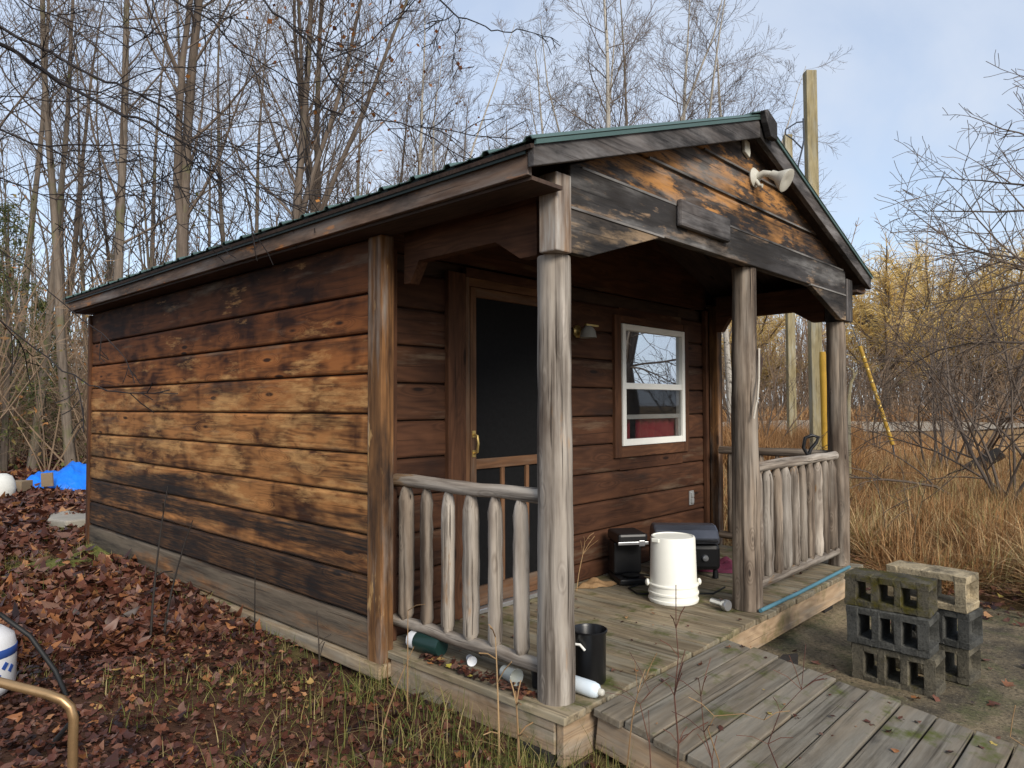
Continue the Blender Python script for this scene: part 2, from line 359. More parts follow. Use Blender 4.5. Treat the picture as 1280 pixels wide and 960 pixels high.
def groundmat():
    g = G('leafy_soil'); p = g.pos()
    n = g.noise(p, 1.1, 5, .6); n2 = g.noise(p, 16, 5, .7); n3 = g.noise(p, .35, 3)
    xyz = g.n('ShaderNodeSeparateXYZ', {0: p}); x, y = xyz.outputs[0], xyz.outputs[1]
    soil = g.mix(n2, (.028, .016, .012), (.13, .066, .042))
    gr = g.mix(n2, (.05, .055, .016), (.16, .13, .05))
    c = g.mix(g.mask(n, .36, .3), soil, gr)
    tan = g.mix(n2, (.14, .085, .04), (.36, .23, .11))
    right = g.ramp(g.math('ADD', g.math('SUBTRACT', x, g.math('MULTIPLY', y, .35)), g.math('MULTIPLY', n3, 1.)), [(0., 0), (.001, 0), (1, 1)])
    rr = g.n('ShaderNodeMapRange', {'Value': g.math('SUBTRACT', x, g.math('MULTIPLY', y, .25)), 'From Min': 3.6, 'From Max': 5.2}).outputs[0]
    c = g.mix(rr, c, tan)
    return g.bsdf(c, .95, bump=n2, bs=.8, bd=.03, spec=.1)
M['ground'] = groundmat()
def padmat():
    g = G('dirty_concrete_gravel'); p = g.pos()
    n = g.noise(p, 2.1, 6, .65); n2 = g.noise(p, 55, 4, .7); n3 = g.noise(p, 4.5, 5, .65)
    c = g.mix(g.math('MULTIPLY_ADD', n, 2.6, -.8, clamp=True), (.03, .028, .025), (.29, .225, .135))
    c = g.mix(g.mask(n3, .34, .4), c, (.10, .10, .045))
    c = g.mix(g.ramp(n2, [(.36, .7), (.5, 0)]), c, (.03, .026, .022))
    c = g.mix(g.ramp(n2, [(.6, 0), (.7, .5)]), c, (.42, .37, .28))
    return g.bsdf(c, .9, bump=n2, bs=.7, bd=.012, spec=.2)
M['pad'] = padmat()
M['road'] = plain('pale_gravel_road', (.30, .255, .195), .9, 0, .12, 2)
M['mossm'] = plain('yellow_green_moss', (.12, .125, .024), .95, 0, .45, 14, 1.)
def glassmat():
    g = G('window_glass')
    gl = g.n('ShaderNodeBsdfGlossy', {'Color': (.9, .95, 1), 'Roughness': .0})
    tr = g.n('ShaderNodeBsdfTransparent', {'Color': (.8, .8, .8)})
    mx = g.n('ShaderNodeMixShader', {0: .62, 1: tr.outputs[0], 2: gl.outputs[0]})
    g.t.links.new(mx.outputs[0], g.out.inputs[0]); return g.m
M['glass'] = glassmat()
def scrmat():
    g = G('window_insect_screen')
    gl = g.n('ShaderNodeBsdfGlossy', {'Color': (.9, .95, 1), 'Roughness': .03})
    df = g.n('ShaderNodeBsdfDiffuse', {'Color': (.03, .03, .032)})
    tr = g.n('ShaderNodeBsdfTransparent', {'Color': (.9, .9, .9)})
    m1 = g.n('ShaderNodeMixShader', {0: .22, 1: tr.outputs[0], 2: df.outputs[0]})
    mx = g.n('ShaderNodeMixShader', {0: .06, 1: m1.outputs[0], 2: gl.outputs[0]})
    g.t.links.new(mx.outputs[0], g.out.inputs[0]); return g.m
M['wscreen'] = scrmat()

# ---------------------------------------------------------------- world and sun
SUN_EL, SUN_AZ = math.radians(30), math.radians(203)       # azimuth from +Y towards +X
sd = Vector((math.sin(SUN_AZ)*math.cos(SUN_EL), math.cos(SUN_AZ)*math.cos(SUN_EL), math.sin(SUN_EL)))
wd = bpy.data.worlds.new('World'); sc.world = wd; wd.use_nodes = True
t = wd.node_tree; t.nodes.clear()
def wn(typ, ins=None, **pr):
    nd = t.nodes.new(typ)
    for k, v in pr.items(): setattr(nd, k, v)
    for k, v in (ins or {}).items():
        if isinstance(v, bpy.types.NodeSocket): t.links.new(v, nd.inputs[k])
        else: nd.inputs[k].default_value = v
    return nd
sky = wn('ShaderNodeTexSky', sky_type='NISHITA'); sky.sun_disc = False; sky.sun_elevation = SUN_EL; sky.sun_rotation = SUN_AZ
sky.air_density = 1.; sky.dust_density = .8; sky.ozone_density = 1.5
tc = wn('ShaderNodeTexCoord').outputs['Generated']
mp = wn('ShaderNodeMapping', {0: tc, 1: (.3, .1, 0), 2: (0, 0, .6), 3: (1.1, 2.4, 3.6)}).outputs[0]
nz = wn('ShaderNodeTexNoise', {'Vector': mp, 'Scale': 1.5, 'Detail': 7, 'Roughness': .55, 'Distortion': .5}).outputs[0]
rp = wn('ShaderNodeValToRGB', {0: nz}); rp.color_ramp.elements[0].position = .32; rp.color_ramp.elements[0].color = (.52, .52, .52, 1)
rp.color_ramp.elements[1].position = .68; rp.color_ramp.elements[1].color = (.95, .95, .95, 1)
mx = wn('ShaderNodeMix', data_type='RGBA'); t.links.new(rp.outputs[0], mx.inputs[0]); t.links.new(sky.outputs[0], mx.inputs[6]); mx.inputs[7].default_value = (3.2, 3.55, 4.15, 1)
bg = wn('ShaderNodeBackground', {'Color': mx.outputs[2], 'Strength': .115}); wo = wn('ShaderNodeOutputWorld'); t.links.new(bg.outputs[0], wo.inputs[0])
sl = bpy.data.lights.new('sun', 'SUN'); sl.energy = 1.9; sl.angle = math.radians(24); sl.color = (1, .93, .82)
so = bpy.data.objects.new('sun', sl); COL.objects.link(so); so.rotation_euler = sd.to_track_quat('Z', 'Y').to_euler(); so.location = sd*30
vs = sc.view_settings; vs.view_transform = 'Standard'; vs.look = 'None'; vs.gamma = 1; vs.use_curve_mapping = False; vs.exposure = .95

# ---------------------------------------------------------------- terrain
def sst(a, b, x):
    q = np.clip((x-a)/(b-a), 0, 1); return q*q*(3-2*q)
def hgt(x, y):
    x = np.asarray(x, float); y = np.asarray(y, float)
    z = -.2+.032*np.clip(y, -3, 4.5)
    z = z-.05*sst(-1.4, -2.4, x)
    rt = sst(1., 2., x)*sst(.6, -.4, y)
    z = z*(1-rt)+rt*(-.288)
    far = sst(3.7, 6.5, x-.25*y); z = z*(1-far)+far*(.02+.06*np.sin(x*.7)*np.cos(y*.6))
    rdv = np.hypot(x-CAM[0], y-CAM[1]); z = z+.38*np.exp(-((rdv-34.5)/4.2)**2)*sst(5, 12, x-.3*y)
    nn = .025*np.sin(x*3.1+1)*np.sin(y*2.7)+.015*np.sin(x*7.3+y*5.1)
    damp = np.clip(1-sst(1.2, 1.6, x)*sst(4, 3.6, x)*sst(.6, .2, y), 0, 1)
    return z+nn*damp
def gz(x, y): return float(hgt(x, y))
k = 420; s_ = np.linspace(-1, 1, k)
sx = np.sinh(s_*5.2)/math.sinh(5.2)*600+.5; sy = np.sinh(s_*5.2)/math.sinh(5.2)*600+1.5
X, Y = np.meshgrid(sx, sy, indexing='ij'); V = np.stack([X.ravel(), Y.ravel(), hgt(X, Y).ravel()], 1)
ii = np.arange(k*k).reshape(k, k)
Fq = np.stack([ii[:-1, :-1].ravel(), ii[1:, :-1].ravel(), ii[1:, 1:].ravel(), ii[:-1, 1:].ravel()], 1)
big_mesh('ground', V, [Fq], M['ground'], kind='structure', smooth=True)

def sheet(name, poly, zoff, mat, n=34, jag=.0, kind='structure'):
    """an irregular sheet draped over the terrain"""
    cx = sum(p[0] for p in poly)/len(poly); cy = sum(p[1] for p in poly)/len(poly)
    rim = []
    for i in range(len(poly)):
        a, b = poly[i], poly[(i+1) % len(poly)]
        for q in range(6):
            f = q/6; rim.append((a[0]+(b[0]-a[0])*f+rng.uniform(-jag, jag), a[1]+(b[1]-a[1])*f+rng.uniform(-jag, jag)))
    R_ = 14; V = []; N_ = len(rim)
    for j in range(R_+1):
        for (x, y) in rim:
            f = 1-j/R_*.999; px = cx+(x-cx)*f; py = cy+(y-cy)*f
            V.append((px, py, gz(px, py)+(zoff if j else -.02)))
    Fc = [(j*N_+i, j*N_+(i+1) % N_, (j+1)*N_+(i+1) % N_, (j+1)*N_+i) for j in range(R_) for i in range(N_)]
    return big_mesh(name, np.array(V), [np.array(Fc)], mat, kind=kind, smooth=True)
sheet('gravel_patch', [(.2, .35), (3.0, .35), (4.4, .15), (4.1, -.75), (3.7, -2), (3.6, -3.6), (1, -4), (.3, -2)], .022, M['pad'], jag=.09)
V = []; NE = 7; pxs = np.linspace(840, 1480, 70)
for px in pxs:
    for e in np.linspace(0, 5.2, NE):
        x, y = bear(px, 28.3+.010*(px-900)+e+.12*math.sin(px*.05)); V.append((x, y, gz(x, y)+.05))
big_mesh('gravel_road', np.array(V), [np.array([(i*NE+j, i*NE+j+1, (i+1)*NE+j+1, (i+1)*NE+j) for i in range(len(pxs)-1) for j in range(NE-1)])], M['road'], kind='structure', smooth=True)

# ---------------------------------------------------------------- the cabin
cabin = thing('wooden_cabin', 'small weathered brown plank cabin with covered log porch and green metal roof', 'cabin', (0, 0, 0))
def part(mb, name, mat, parent=None, **k): return mb.build(name, M[mat], parent or cabin, **k)
def siding(axis, face, a0, a1, zs, outward, holes=(), th=.03):
    mb = MB()
    for i in range(len(zs)-1):
        z0, z1 = zs[i]+.003, zs[i+1]-.003
        segs = [(a0, a1)]
        for (h0, h1, hz0, hz1) in holes:
            if z1 > hz0+.01 and z0 < hz1-.01:
                for pa_, pb_ in ((z0, hz0-.002), (hz1+.002, z1)):
                    if pb_-pa_ > .01 and pa_ >= z0 and pb_ <= z1:
                        mb.prism([(face-outward*th, pa_), (face, pa_), (face, pb_), (face-outward*th, pb_)], axis, h0+.001, h1-.001, rnd=.5)
                ns = []
                for s0, s1 in segs:
                    if h0 > s0: ns.append((s0, min(h0, s1)))
                    if h1 < s1: ns.append((max(h1, s0), s1))
                segs = [q for q in ns if q[1]-q[0] > .01]
        r = rng.random()
        for s0, s1 in segs:
            o = outward
            poly = [(face-o*th, z0), (face-o*.014, z0), (face-o*.004, z0+.004), (face, z0+.012), (face, z1-.020), (face-o*.005, z1-.009), (face-o*.018, z1-.001), (face-o*th, z1)]
            mb.prism(poly, axis, s0, s1, rnd=r)
    return mb
zs = [-.055]+[Z0+SZ*i for i in range(9)]+[2.09]
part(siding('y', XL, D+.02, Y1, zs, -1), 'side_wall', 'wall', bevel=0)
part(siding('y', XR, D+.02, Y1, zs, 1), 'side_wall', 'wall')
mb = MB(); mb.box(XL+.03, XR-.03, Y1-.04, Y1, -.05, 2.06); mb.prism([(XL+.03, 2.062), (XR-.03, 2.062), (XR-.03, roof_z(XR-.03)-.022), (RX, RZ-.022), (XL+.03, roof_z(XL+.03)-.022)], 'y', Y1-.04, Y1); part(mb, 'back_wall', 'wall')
DH = (.545, 1.40, -.05, 1.985); WH = (2.145, 3.07, .913, 1.84)
zf = [-.01]+[.115+.2055*i for i in range(10)]
part(siding('x', FW, XL+.1, XR-.1, zf, -1, (DH, WH)), 'front_wall', 'porch')
mb = MB(); mb.box(XL+.031, XL+.045, D+.03, Y1-.05, -.05, 2.085, 'y'); mb.box(XR-.045, XR-.031, D+.03, Y1-.05, -.05, 2.085, 'y')
for a_ in ((XL+.1, .54, 0, 2.05), (1.405, 2.14, 0, 2.05), (3.075, XR-.1, 0, 2.05), (2.142, 3.073, 0, .91), (2.142, 3.073, 1.843, 2.05)): mb.box(a_[0], a_[1], FW+.0315, FW+.045, a_[2], a_[3], 'x')
part(mb, 'wall_lining', 'dark')
mb = MB(); mb.box(.0, W, FW+.046, FW+.06, 1.9, 2.06); mb.prism([(XL+.05, 2.062), (XR-.05, 2.062), (XR-.05, roof_z(XR-.05)-.022), (RX, RZ-.022), (XL+.05, roof_z(XL+.05)-.022)], 'y', FW, FW+.03, grain='x'); part(mb, 'wall_top', 'porch')
mb = MB(); mb.box(XL+.03, XR-.03, FW+.05, Y1-.05, -.06, -.02, 'y'); part(mb, 'floor', 'dark')
# corner posts and skids
mb = MB(); mb.box(XL-.004, -.085, D-.10, D+.018, -.085, 2.09, 'z', .55); part(mb, 'corner_post', 'post', bevel=.006)
mb = MB(); mb.box(-.083, .01, D-.005, FW-.002, 0, 2.05, 'z', .35); part(mb, 'corner_trim', 'trim', bevel=.004)
mb = MB(); mb.box(W+.08, XR+.012, D-.06, D+.018, -.085, 2.09, 'z'); part(mb, 'corner_post', 'post', bevel=.006)
mb = MB(); mb.box(W+.03, W+.078, D+.02, FW-.002, 0, 2.05, 'z'); part(mb, 'corner_trim', 'trim', bevel=.004)
mb = MB(); mb.box(XL-.02, XL+.03, Y1+.002, Y1+.05, -.06, 2.07, 'z', .4); part(mb, 'corner_trim', 'trim', bevel=.004)
mb = MB(); mb.box(XL-.03, XL+.09, D-.12, Y1+.06, -.125, -.058, 'y', .6); part(mb, 'skid', 'sill', bevel=.008)
mb = MB(); mb.box(XR-.09, XR+.03, D-.12, Y1+.06, -.125, -.058, 'y', .6); part(mb, 'skid', 'sill', bevel=.008)
mb = MB(); mb.box(XR-.4, XR-.3, D, Y1, -.16, -.065, 'y'); part(mb, 'skid', 'sill')
# deck
mb = MB(); n = 25; x0 = -.13; wdt = (W+.12-x0)/n
for i in range(n):
    mb.box(x0+i*wdt+.003, x0+(i+1)*wdt-.003, -.14+rng.uniform(-.006, .006), FW-.004, -.032, rng.uniform(-.003, .001), 'y')
part(mb, 'porch_deck', 'deck', bevel=.004)
mb = MB(); mb.box(-.118, -.08, -.085, D-.12, -.165, -.034, 'y', .5); part(mb, 'rim_board', 'rimb', bevel=.004)
mb = MB(); mb.box(-.11, 1.24, -.128, -.09, -.205, -.034, 'x', .45); part(mb, 'rim_board', 'rimb', bevel=.004)
mb = MB(); mb.box(1.243, W+.1, -.128, -.09, -.175, -.034, 'x', .8); part(mb, 'rim_board', 'rimb', bevel=.004)
mb = MB()
for i in range(7): mb.box(.25+i*.5, .29+i*.5, -.088, D-.1, -.155, -.034, 'y')
part(mb, 'joists', 'dark')
mb = MB()
for x in (-.06, 1.6, 2.95):
    mb = MB(); mb.box(x-.08, x+.08, -.07, .1, -.33, -.157, 'x'); part(mb, 'foot_block', 'charred')
# log posts
def log(x, y, z0, z1, r0, r1, bend=.012, seed=0):
    mb = MB(); q = random.Random(seed); N_ = 16; P = []; R_ = []
    ax, ay = q.uniform(-bend, bend), q.uniform(-bend, bend)
    for i in range(N_+1):
        f = i/N_; P.append((x+ax*math.sin(f*3.3)+q.uniform(-.002, .002), y+ay*math.sin(f*2.7+.4)-ay*.39+q.uniform(-.002, .002), z0+(z1-z0)*f))
        R_.append((r0+(r1-r0)*f)*(1+q.uniform(-.022, .022)))
    mb.tube(P, R_, 20, wob=.022); return mb
part(log(0, 0, .001, 1.853, .079, .070, .006, 3), 'log_post', 'log', smooth=True)
part(log(XM, 0, .001, 2.052, .088, .070, .012, 5), 'log_post', 'logd', smooth=True)
part(log(W, 0, .001, 1.853, .078, .070, .012, 9), 'log_post', 'logd', smooth=True)
# post caps
mb = MB(); mb.box(-.1, .0, -.096, -.0, 1.855, 2.18, 'z', .35); part(mb, 'post_cap', 'cap', bevel=.006)
mb = MB(); mb.box(W-.028, W+.09, -.1, .07, 1.855, 2.18, 'z', .65); part(mb, 'post_cap', 'rake', bevel=.006)
# gable header, brackets, siding
mb = MB(); mb.box(.002, W-.03, -.088, -.03, 2.052, 2.236, 'x', .5); part(mb, 'header_beam', 'header', bevel=.006)
for sgn in (0, 1):
    f_ = (lambda x: x) if sgn == 0 else (lambda x: W-x)
    mb = MB(); mb.prism([(f_(.002), 1.862), (f_(.13), 1.862), (f_(.70), 2.04), (f_(.70), 2.049), (f_(.002), 2.049)], 'y', -.086, -.045, grain='x', rnd=.45); part(mb, 'bracket', 'bracket', bevel=.005)
mb = MB()
gz_ = [2.24, 2.43, 2.62, 2.80, 2.9]
for i in range(4):
    z0, z1 = gz_[i]+.002, min(gz_[i+1]-.002, RZ-.06)
    def xx(z): return max(0.03, RX-(RZ-.075-z)/SL)
    a0, a1 = max(.03, xx(z0)), xx(z1)
    f0 = -.062
    for (ya, yb, za, zb) in ((f0, f0+.03, z0, z1-.02), (f0+.012, f0+.03, z1-.02, z1)):
        b0, b1 = max(.03, xx(za)), max(.03, xx(zb))
        if RX-b1 < .02: b1 = RX-.02
        if RX-b0 < .03: continue
        mb.prism([(b0, za), (W-b0, za), (W-b1, zb), (b1, zb)], 'y', ya, yb, rnd=[.3, .7, .5, .6][i], grain='x')
part(mb, 'gable_siding', 'gable', bevel=.004)
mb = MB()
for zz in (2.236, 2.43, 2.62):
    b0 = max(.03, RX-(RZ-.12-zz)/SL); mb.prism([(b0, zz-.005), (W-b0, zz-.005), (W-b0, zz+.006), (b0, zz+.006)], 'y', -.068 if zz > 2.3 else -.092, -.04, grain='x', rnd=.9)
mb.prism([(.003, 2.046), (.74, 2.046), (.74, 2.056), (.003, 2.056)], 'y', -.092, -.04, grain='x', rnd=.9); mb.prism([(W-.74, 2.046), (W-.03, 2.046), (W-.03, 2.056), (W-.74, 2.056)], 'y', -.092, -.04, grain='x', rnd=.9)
part(mb, 'lit_edge_strip', 'edge')  # added strips: weathered edges plus light on the chamfers, put into the colour
# side beams with brackets
for x in (0, W):
    s = 1 if x == 0 else -1
    mb = MB(); mb.prism([(.072, 1.868), (.17, 1.868), (.32, 1.963), (.92, 1.957), (1.07, 1.85), (D-.112, 1.85), (D-.112, 2.14), (.072, 2.14)][0:4]+[(.86, 1.957), (.93, 1.85), (D-.112, 1.85), (D-.112, 2.14), (.072, 2.14)], 'x', x-.03, x+.03, grain='y', rnd=.5)
    part(mb, 'side_beam', 'trim', bevel=.004)
# roof
mb = MB()
def roof_side(mb, s):
    prof = []
    y = -.185; yend = Y1+.2; pitch = .2287
    while y < yend-.01:
        e = min(y+pitch, yend)
        prof += [(y, .0), (y+.012, .015), (y+.038, .015), (y+.05, 0)]
        prof += [(y+.105, 0), (y+.11, .004), (y+.125, .004), (y+.13, 0)]
        y += pitch
    prof.append((yend, 0))
    xe = RX+s*(RX+.345); vs = []
    for x in (xe, RX+s*.0):
        for (yy, h) in prof: vs.append((x, yy, roof_z(x)+.012+h))
    n_ = len(prof); fs = [(i, i+1, n_+i+1, n_+i) for i in range(n_-1)]
    mb.add(vs, fs, .5)
roof_side(mb, -1); roof_side(mb, 1)
ro = part(mb, 'roof', 'roof'); md = ro.modifiers.new('thick', 'SOLIDIFY'); md.thickness = .004
mb = MB()
for s in (-1, 1):
    mb.prism([(RX, RZ+.036), (RX+s*.14, RZ+.036-.14*SL), (RX+s*.14, RZ+.03-.14*SL), (RX, RZ+.03)], 'y', -.19, Y1+.21)
part(mb, 'ridge_cap', 'roof', ro)
mb = MB()
for s in (-1, 1):
    xe = RX+s*(RX+.335)
    a = Vector((xe, 0, roof_z(xe))); b = Vector((RX, 0, RZ))
    mb.beam((xe, (Y1+.2-.18)/2, roof_z(xe)-.012), (RX+s*.002, (Y1+.02)/2, RZ-.012), Y1+.35, .016, (0, 0, 1), .5)
part(mb, 'roof_sheathing', 'dark')
mb = MB()
for i in range(11):
    y = .15+i*.52
    for s in (-1, 1):
        xe = RX+s*(RX+.29); mb.beam((xe, y, roof_z(xe)-.065), (RX, y, RZ-.065), .038, .085, (0, 0, 1))
part(mb, 'rafters', 'dark')
# eave fascia + drip edge
for s, nm in ((-1, .4), (1, .7)):
    xe = RX+s*(RX+.30)
    mb = MB(); mb.box(xe-.012, xe+.012, -.13, Y1+.17, roof_z(xe)-.12, roof_z(xe)-.022, 'y', nm); part(mb, 'fascia_board', 'fascia', bevel=.003)
    xd = RX+s*(RX+.325)
    mb = MB(); mb.box(xd-.003, xd+.003, -.13, Y1+.2, roof_z(xd)-.036, roof_z(xd)+.006, 'y', .5); part(mb, 'drip_edge', 'roofedge')
    # boxed soffit return
    x0_, x1_ = sorted((xe-s*.013, RX+s*(RX+.10)))
    mb = MB(); mb.box(x0_, x1_, -.128, Y1+.16, 2.092, 2.108, 'y', .4); part(mb, 'soffit', 'dark')
# rake boards
for s in (-1, 1):
    xe = RX+s*(RX+.318); h = .105
    mb = MB(); mb.prism([(xe, roof_z(xe)-.005), (RX+s*.001, RZ-.005), (RX+s*.001, RZ-.005-h*1.06), (xe, roof_z(xe)-.005-h*.82)], 'y', -.168, -.134, grain='x', rnd=.5 if s < 0 else .2)
    part(mb, 'rake_board', 'rake', bevel=.004)
    mb = MB(); mb.prism([(xe, roof_z(xe)+.008), (RX+s*.001, RZ+.008), (RX+s*.001, RZ-.010), (xe, roof_z(xe)-.010)], 'y', -.180, -.1695, grain='x'); part(mb, 'rake_flashing', 'roof')
    mb = MB(); mb.prism([(xe-s*.02, roof_z(xe)-.03), (RX+s*.002, RZ-.03), (RX+s*.002, RZ-.05), (xe-s*.02, roof_z(xe)-.05)], 'y', -.133, -.03, grain='x'); part(mb, 'rake_soffit', 'dark')
mb = MB(); mb.prism([(RX-.05, RZ+.02), (RX, RZ+.04), (RX+.13, RZ-.005), (RX+.13, RZ-.11), (RX+.04, RZ-.11)], 'y', -.215, -.178); part(mb, 'ridge_end', 'rake', bevel=.003)
# door
door = MB(); door.box(.585, .632, FW-.022, FW+.012, .035, 1.93, 'z'); door.box(1.315, 1.36, FW-.022, FW+.012, .035, 1.93, 'z')
door.box(.633, 1.314, FW-.02, FW+.01, 1.872, 1.93, 'x'); door.box(.633, 1.314, FW-.02, FW+.01, .845, .905, 'x'); door.box(.633, 1.314, FW-.02, FW+.01, .035, .15, 'x')
for x in (.85, 1.075): door.box(x, x+.03, FW-.018, FW+.008, .151, .844, 'z')
do = part(door, 'screen_door', 'door', bevel=.003)
mb = MB(); mb.box(.63, 1.317, FW-.003, FW+.001, .14, 1.875, 'z'); part(mb, 'screen', 'screen', do)
mb = MB(); mb.tube([(.607, FW-.024, 1.055), (.607, FW-.055, 1.045), (.607, FW-.062, 1.0), (.607, FW-.055, .95), (.607, FW-.024, .94)], .008, 8); mb.box(.594, .62, FW-.027, FW-.0225, 1.035, 1.075, 'z'); mb.box(.594, .62, FW-.027, FW-.0225, .92, .96, 'z'); part(mb, 'handle', 'brass', do, smooth=True)
mb = MB(); mb.box(.405, .543, FW-.028, FW+.01, .0, 2.0, 'z', .6); mb.box(1.402, 1.51, FW-.028, FW+.01, .0, 2.0, 'z', .3); mb.box(.546, 1.4, FW-.026, FW+.012, 1.985, 2.04, 'x', .2); part(mb, 'door_casing', 'trim', bevel=.003)
mb = MB(); mb.box(.546, .583, FW-.015, FW+.03, .03, 1.984, 'z'); mb.box(1.362, 1.399, FW-.015, FW+.03, .03, 1.984, 'z'); mb.box(.584, 1.361, FW-.013, FW+.03, 1.935, 1.984, 'x'); part(mb, 'door_jamb', 'door')
mb = MB(); mb.box(.546, 1.4, FW-.06, FW+.04, .002, .03, 'x'); part(mb, 'threshold', 'silver', bevel=.004)
# window
mb = MB()
for a in ((2.06, 2.145, .83, 1.90, 'z'), (3.07, 3.15, .83, 1.90, 'z')): mb.box(a[0], a[1]-.001, FW-.024, FW+.008, a[2], a[3], 'z')
mb.box(2.146, 3.069, FW-.022, FW+.008, 1.841, 1.90, 'x'); mb.box(2.146, 3.069, FW-.022, FW+.008, .83, .912, 'x'); part(mb, 'window_casing', 'trim', bevel=.003)
wf = MB(); fx0, fx1, fz0, fz1 = 2.148, 3.067, .916, 1.838
wf.box(fx0, fx0+.045, FW-.035, FW+.03, fz0, fz1, 'z'); wf.box(fx1-.045, fx1, FW-.035, FW+.03, fz0, fz1, 'z')
wf.box(fx0+.046, fx1-.046, FW-.033, FW+.03, fz1-.045, fz1, 'x'); wf.box(fx0+.046, fx1-.046, FW-.033, FW+.03, fz0, fz0+.05, 'x'); wf.box(fx0+.046, fx1-.046, FW-.031, FW+.03, 1.345, 1.392, 'x')
win = part(wf, 'window', 'white', bevel=.004)
mb = MB(); mb.box(fx0+.04, fx1-.04, FW-.004, FW, 1.385, fz1-.04, 'x'); part(mb, 'pane', 'glass', win)
mb = MB(); mb.box(fx0+.04, fx1-.04, FW-.016, FW-.013, fz0+.045, 1.35, 'x'); part(mb, 'insect_screen', 'wscreen', win)
mb = MB(); mb.box(fx0+.047, fx1-.047, FW-.008, FW+.02, 1.115, 1.15, 'x'); mb.box(fx1-.075, fx1-.047, FW-.008, FW+.02, fz0+.052, 1.112, 'z'); part(mb, 'sash_rail', 'white', win, bevel=.003)
mb = MB(); N_ = 60
for z0, z1, xa, xb in ((.9, 1.13, 2.16, 2.36), (.9, 1.13, 2.46, 3.06)):
    vs = []
    for i in range(N_+1):
        x = xa+(xb-xa)*i/N_; y = FW+.055+.015*math.sin(x*60)
        vs += [(x, y, z0), (x, y, z1-.02*math.sin(x*9)), (x, y+.01, z1-.02*math.sin(x*9)), (x, y+.01, z0)]
    mb.add(vs, [(4*i+j, 4*i+4+j, 4*i+4+(j+1) % 4, 4*i+(j+1) % 4) for i in range(N_) for j in range(4)])
tag(part(mb, 'curtain', 'red', win, smooth=True), 'red curtain behind the lower window screen')
# railings
def pole_pts(p, q, n=8, j=.004):
    p = Vector(p); q = Vector(q); return [p+(q-p)*(i/n)+Vector((rng.uniform(-j, j), rng.uniform(-j, j), rng.uniform(-j, j)))*(0 < i < n) for i in range(n+1)]
def railing(p, q, ztop, zbot, nb, mat, rt=.033, first=.1, last=.1, rb=.026, slim=1.):
    b = MB(); b.tube(pole_pts((*p, ztop), (*q, ztop)), [rt*(1+rng.uniform(-.08, .05)) for _ in range(9)], 14, wob=.04)
    root = part(b, 'railing', mat, smooth=True)
    b = MB(); b.tube(pole_pts((*p, zbot), (*q, zbot)), [rt*.95]*9, 14, wob=.04); part(b, 'bottom_rail', mat, root, smooth=True)
    for i in range(nb):
        f = first+(1-first-last)*i/(nb-1) if nb > 1 else .5
        x = p[0]+(q[0]-p[0])*f; y = p[1]+(q[1]-p[1])*f; r = rb*rng.uniform(.9, 1.14)*slim
        lean = rng.uniform(-.008, .008); b = MB(); N2 = 9
        zt, zb = ztop-.018, zbot+.03
        zz = [zb-.03, zb+.0, zb+.02]+[zb+.02+(zt-.1-zb)*k_/N2 for k_ in range(1, N2+1)]+[zt-.035, zt]
        rr = [r*.45, r*.8, r]+[r*(1+rng.uniform(-.05, .05)) for _ in range(N2)]+[r*.78, r*.42]
        b.tube([(x+lean*(z-.4)+rng.uniform(-.001, .001), y+rng.uniform(-.001, .001), z) for z in zz], rr, 9, wob=.055)
        part(b, 'baluster', mat if rng.random() < .55 else 'logd', root, smooth=True)
    return root
railing((-.004, D-.012), (0, .07), .836, .116, 6, 'log', first=.085, last=.125, rb=.036)
railing((XM+.08, 0), (W-.07, 0), .836, .116, 10, 'log', first=.05, last=.06, rb=.037)
railing((W, D-.115), (W, .07), .836, .116, 6, 'logd', first=.1, last=.14)

# fixtures on the cabin
th = thing('sign_board', 'blank black weathered plaque with greyish edges on the front gable beam', 'sign', (1.12, -.12, 2.19))
mb = MB(); mb.box(.854, 1.392, -.125, -.09, 2.125, 2.262, 'x', .35); mb.build('board', M['rake'], th, bevel=.012)
th = thing('floodlight', 'cream cone shaped floodlight on bent arm below the gable peak', 'lamp', (1.815, -.064, 2.60))
mb = MB(); mb.lathe([(0, 0), (.055, 0), (.06, .012), (.04, .03), (0, .032)], (1.815, -.064, 2.60), 18, (0, -1, 0)); mb.build('mount', M['cream'], th, smooth=True)
mb = MB(); mb.tube([(1.815, -.09, 2.60), (1.82, -.13, 2.615), (1.825, -.16, 2.605), (1.83, -.19, 2.59)], .02, 12); mb.tube([(1.80, -.09, 2.575), (1.80, -.11, 2.54), (1.80, -.13, 2.535)], .012, 8); mb.build('arm', M['cream'], th, smooth=True)
mb = MB(); ax = Vector((.05, -1, -.62)).normalized(); c0 = Vector((1.829, -.175, 2.60))
mb.lathe([(.0, 0), (.026, 0), (.03, .035), (.05, .065), (.068, .095), (.070, .105), (.064, .107), (.02, .098), (0, .096)], c0, 22, ax); mb.build('lamp_head', M['cream'], th, smooth=True)
mb = MB(); mb.prism([(1.665, 2.80), (1.735, 2.79), (1.745, 2.73), (1.735, 2.70), (1.672, 2.72)], 'y', -.085, -.064); tag(mb.build('vent_cover', M['cream'], bevel=.004), 'small cream painted cover tucked under the gable peak', 'cover')
th = thing('wall_lamp', 'small brass wall lamp with frosted shade on wall beside screen door', 'lamp', (1.63, FW, 1.75))
mb = MB(); mb.lathe([(0, 0), (.045, 0), (.045, .012), (.02, .03), (0, .03)], (1.63, FW-.001, 1.74), 16, (0, -1, 0)); mb.tube([(1.63, FW-.03, 1.74), (1.63, FW-.09, 1.75), (1.63, FW-.1, 1.77)], .01, 8); mb.box(1.60, 1.74, FW-.11, FW-.09, 1.772, 1.784, 'x'); mb.build('bracket', M['brass'], th, smooth=True)
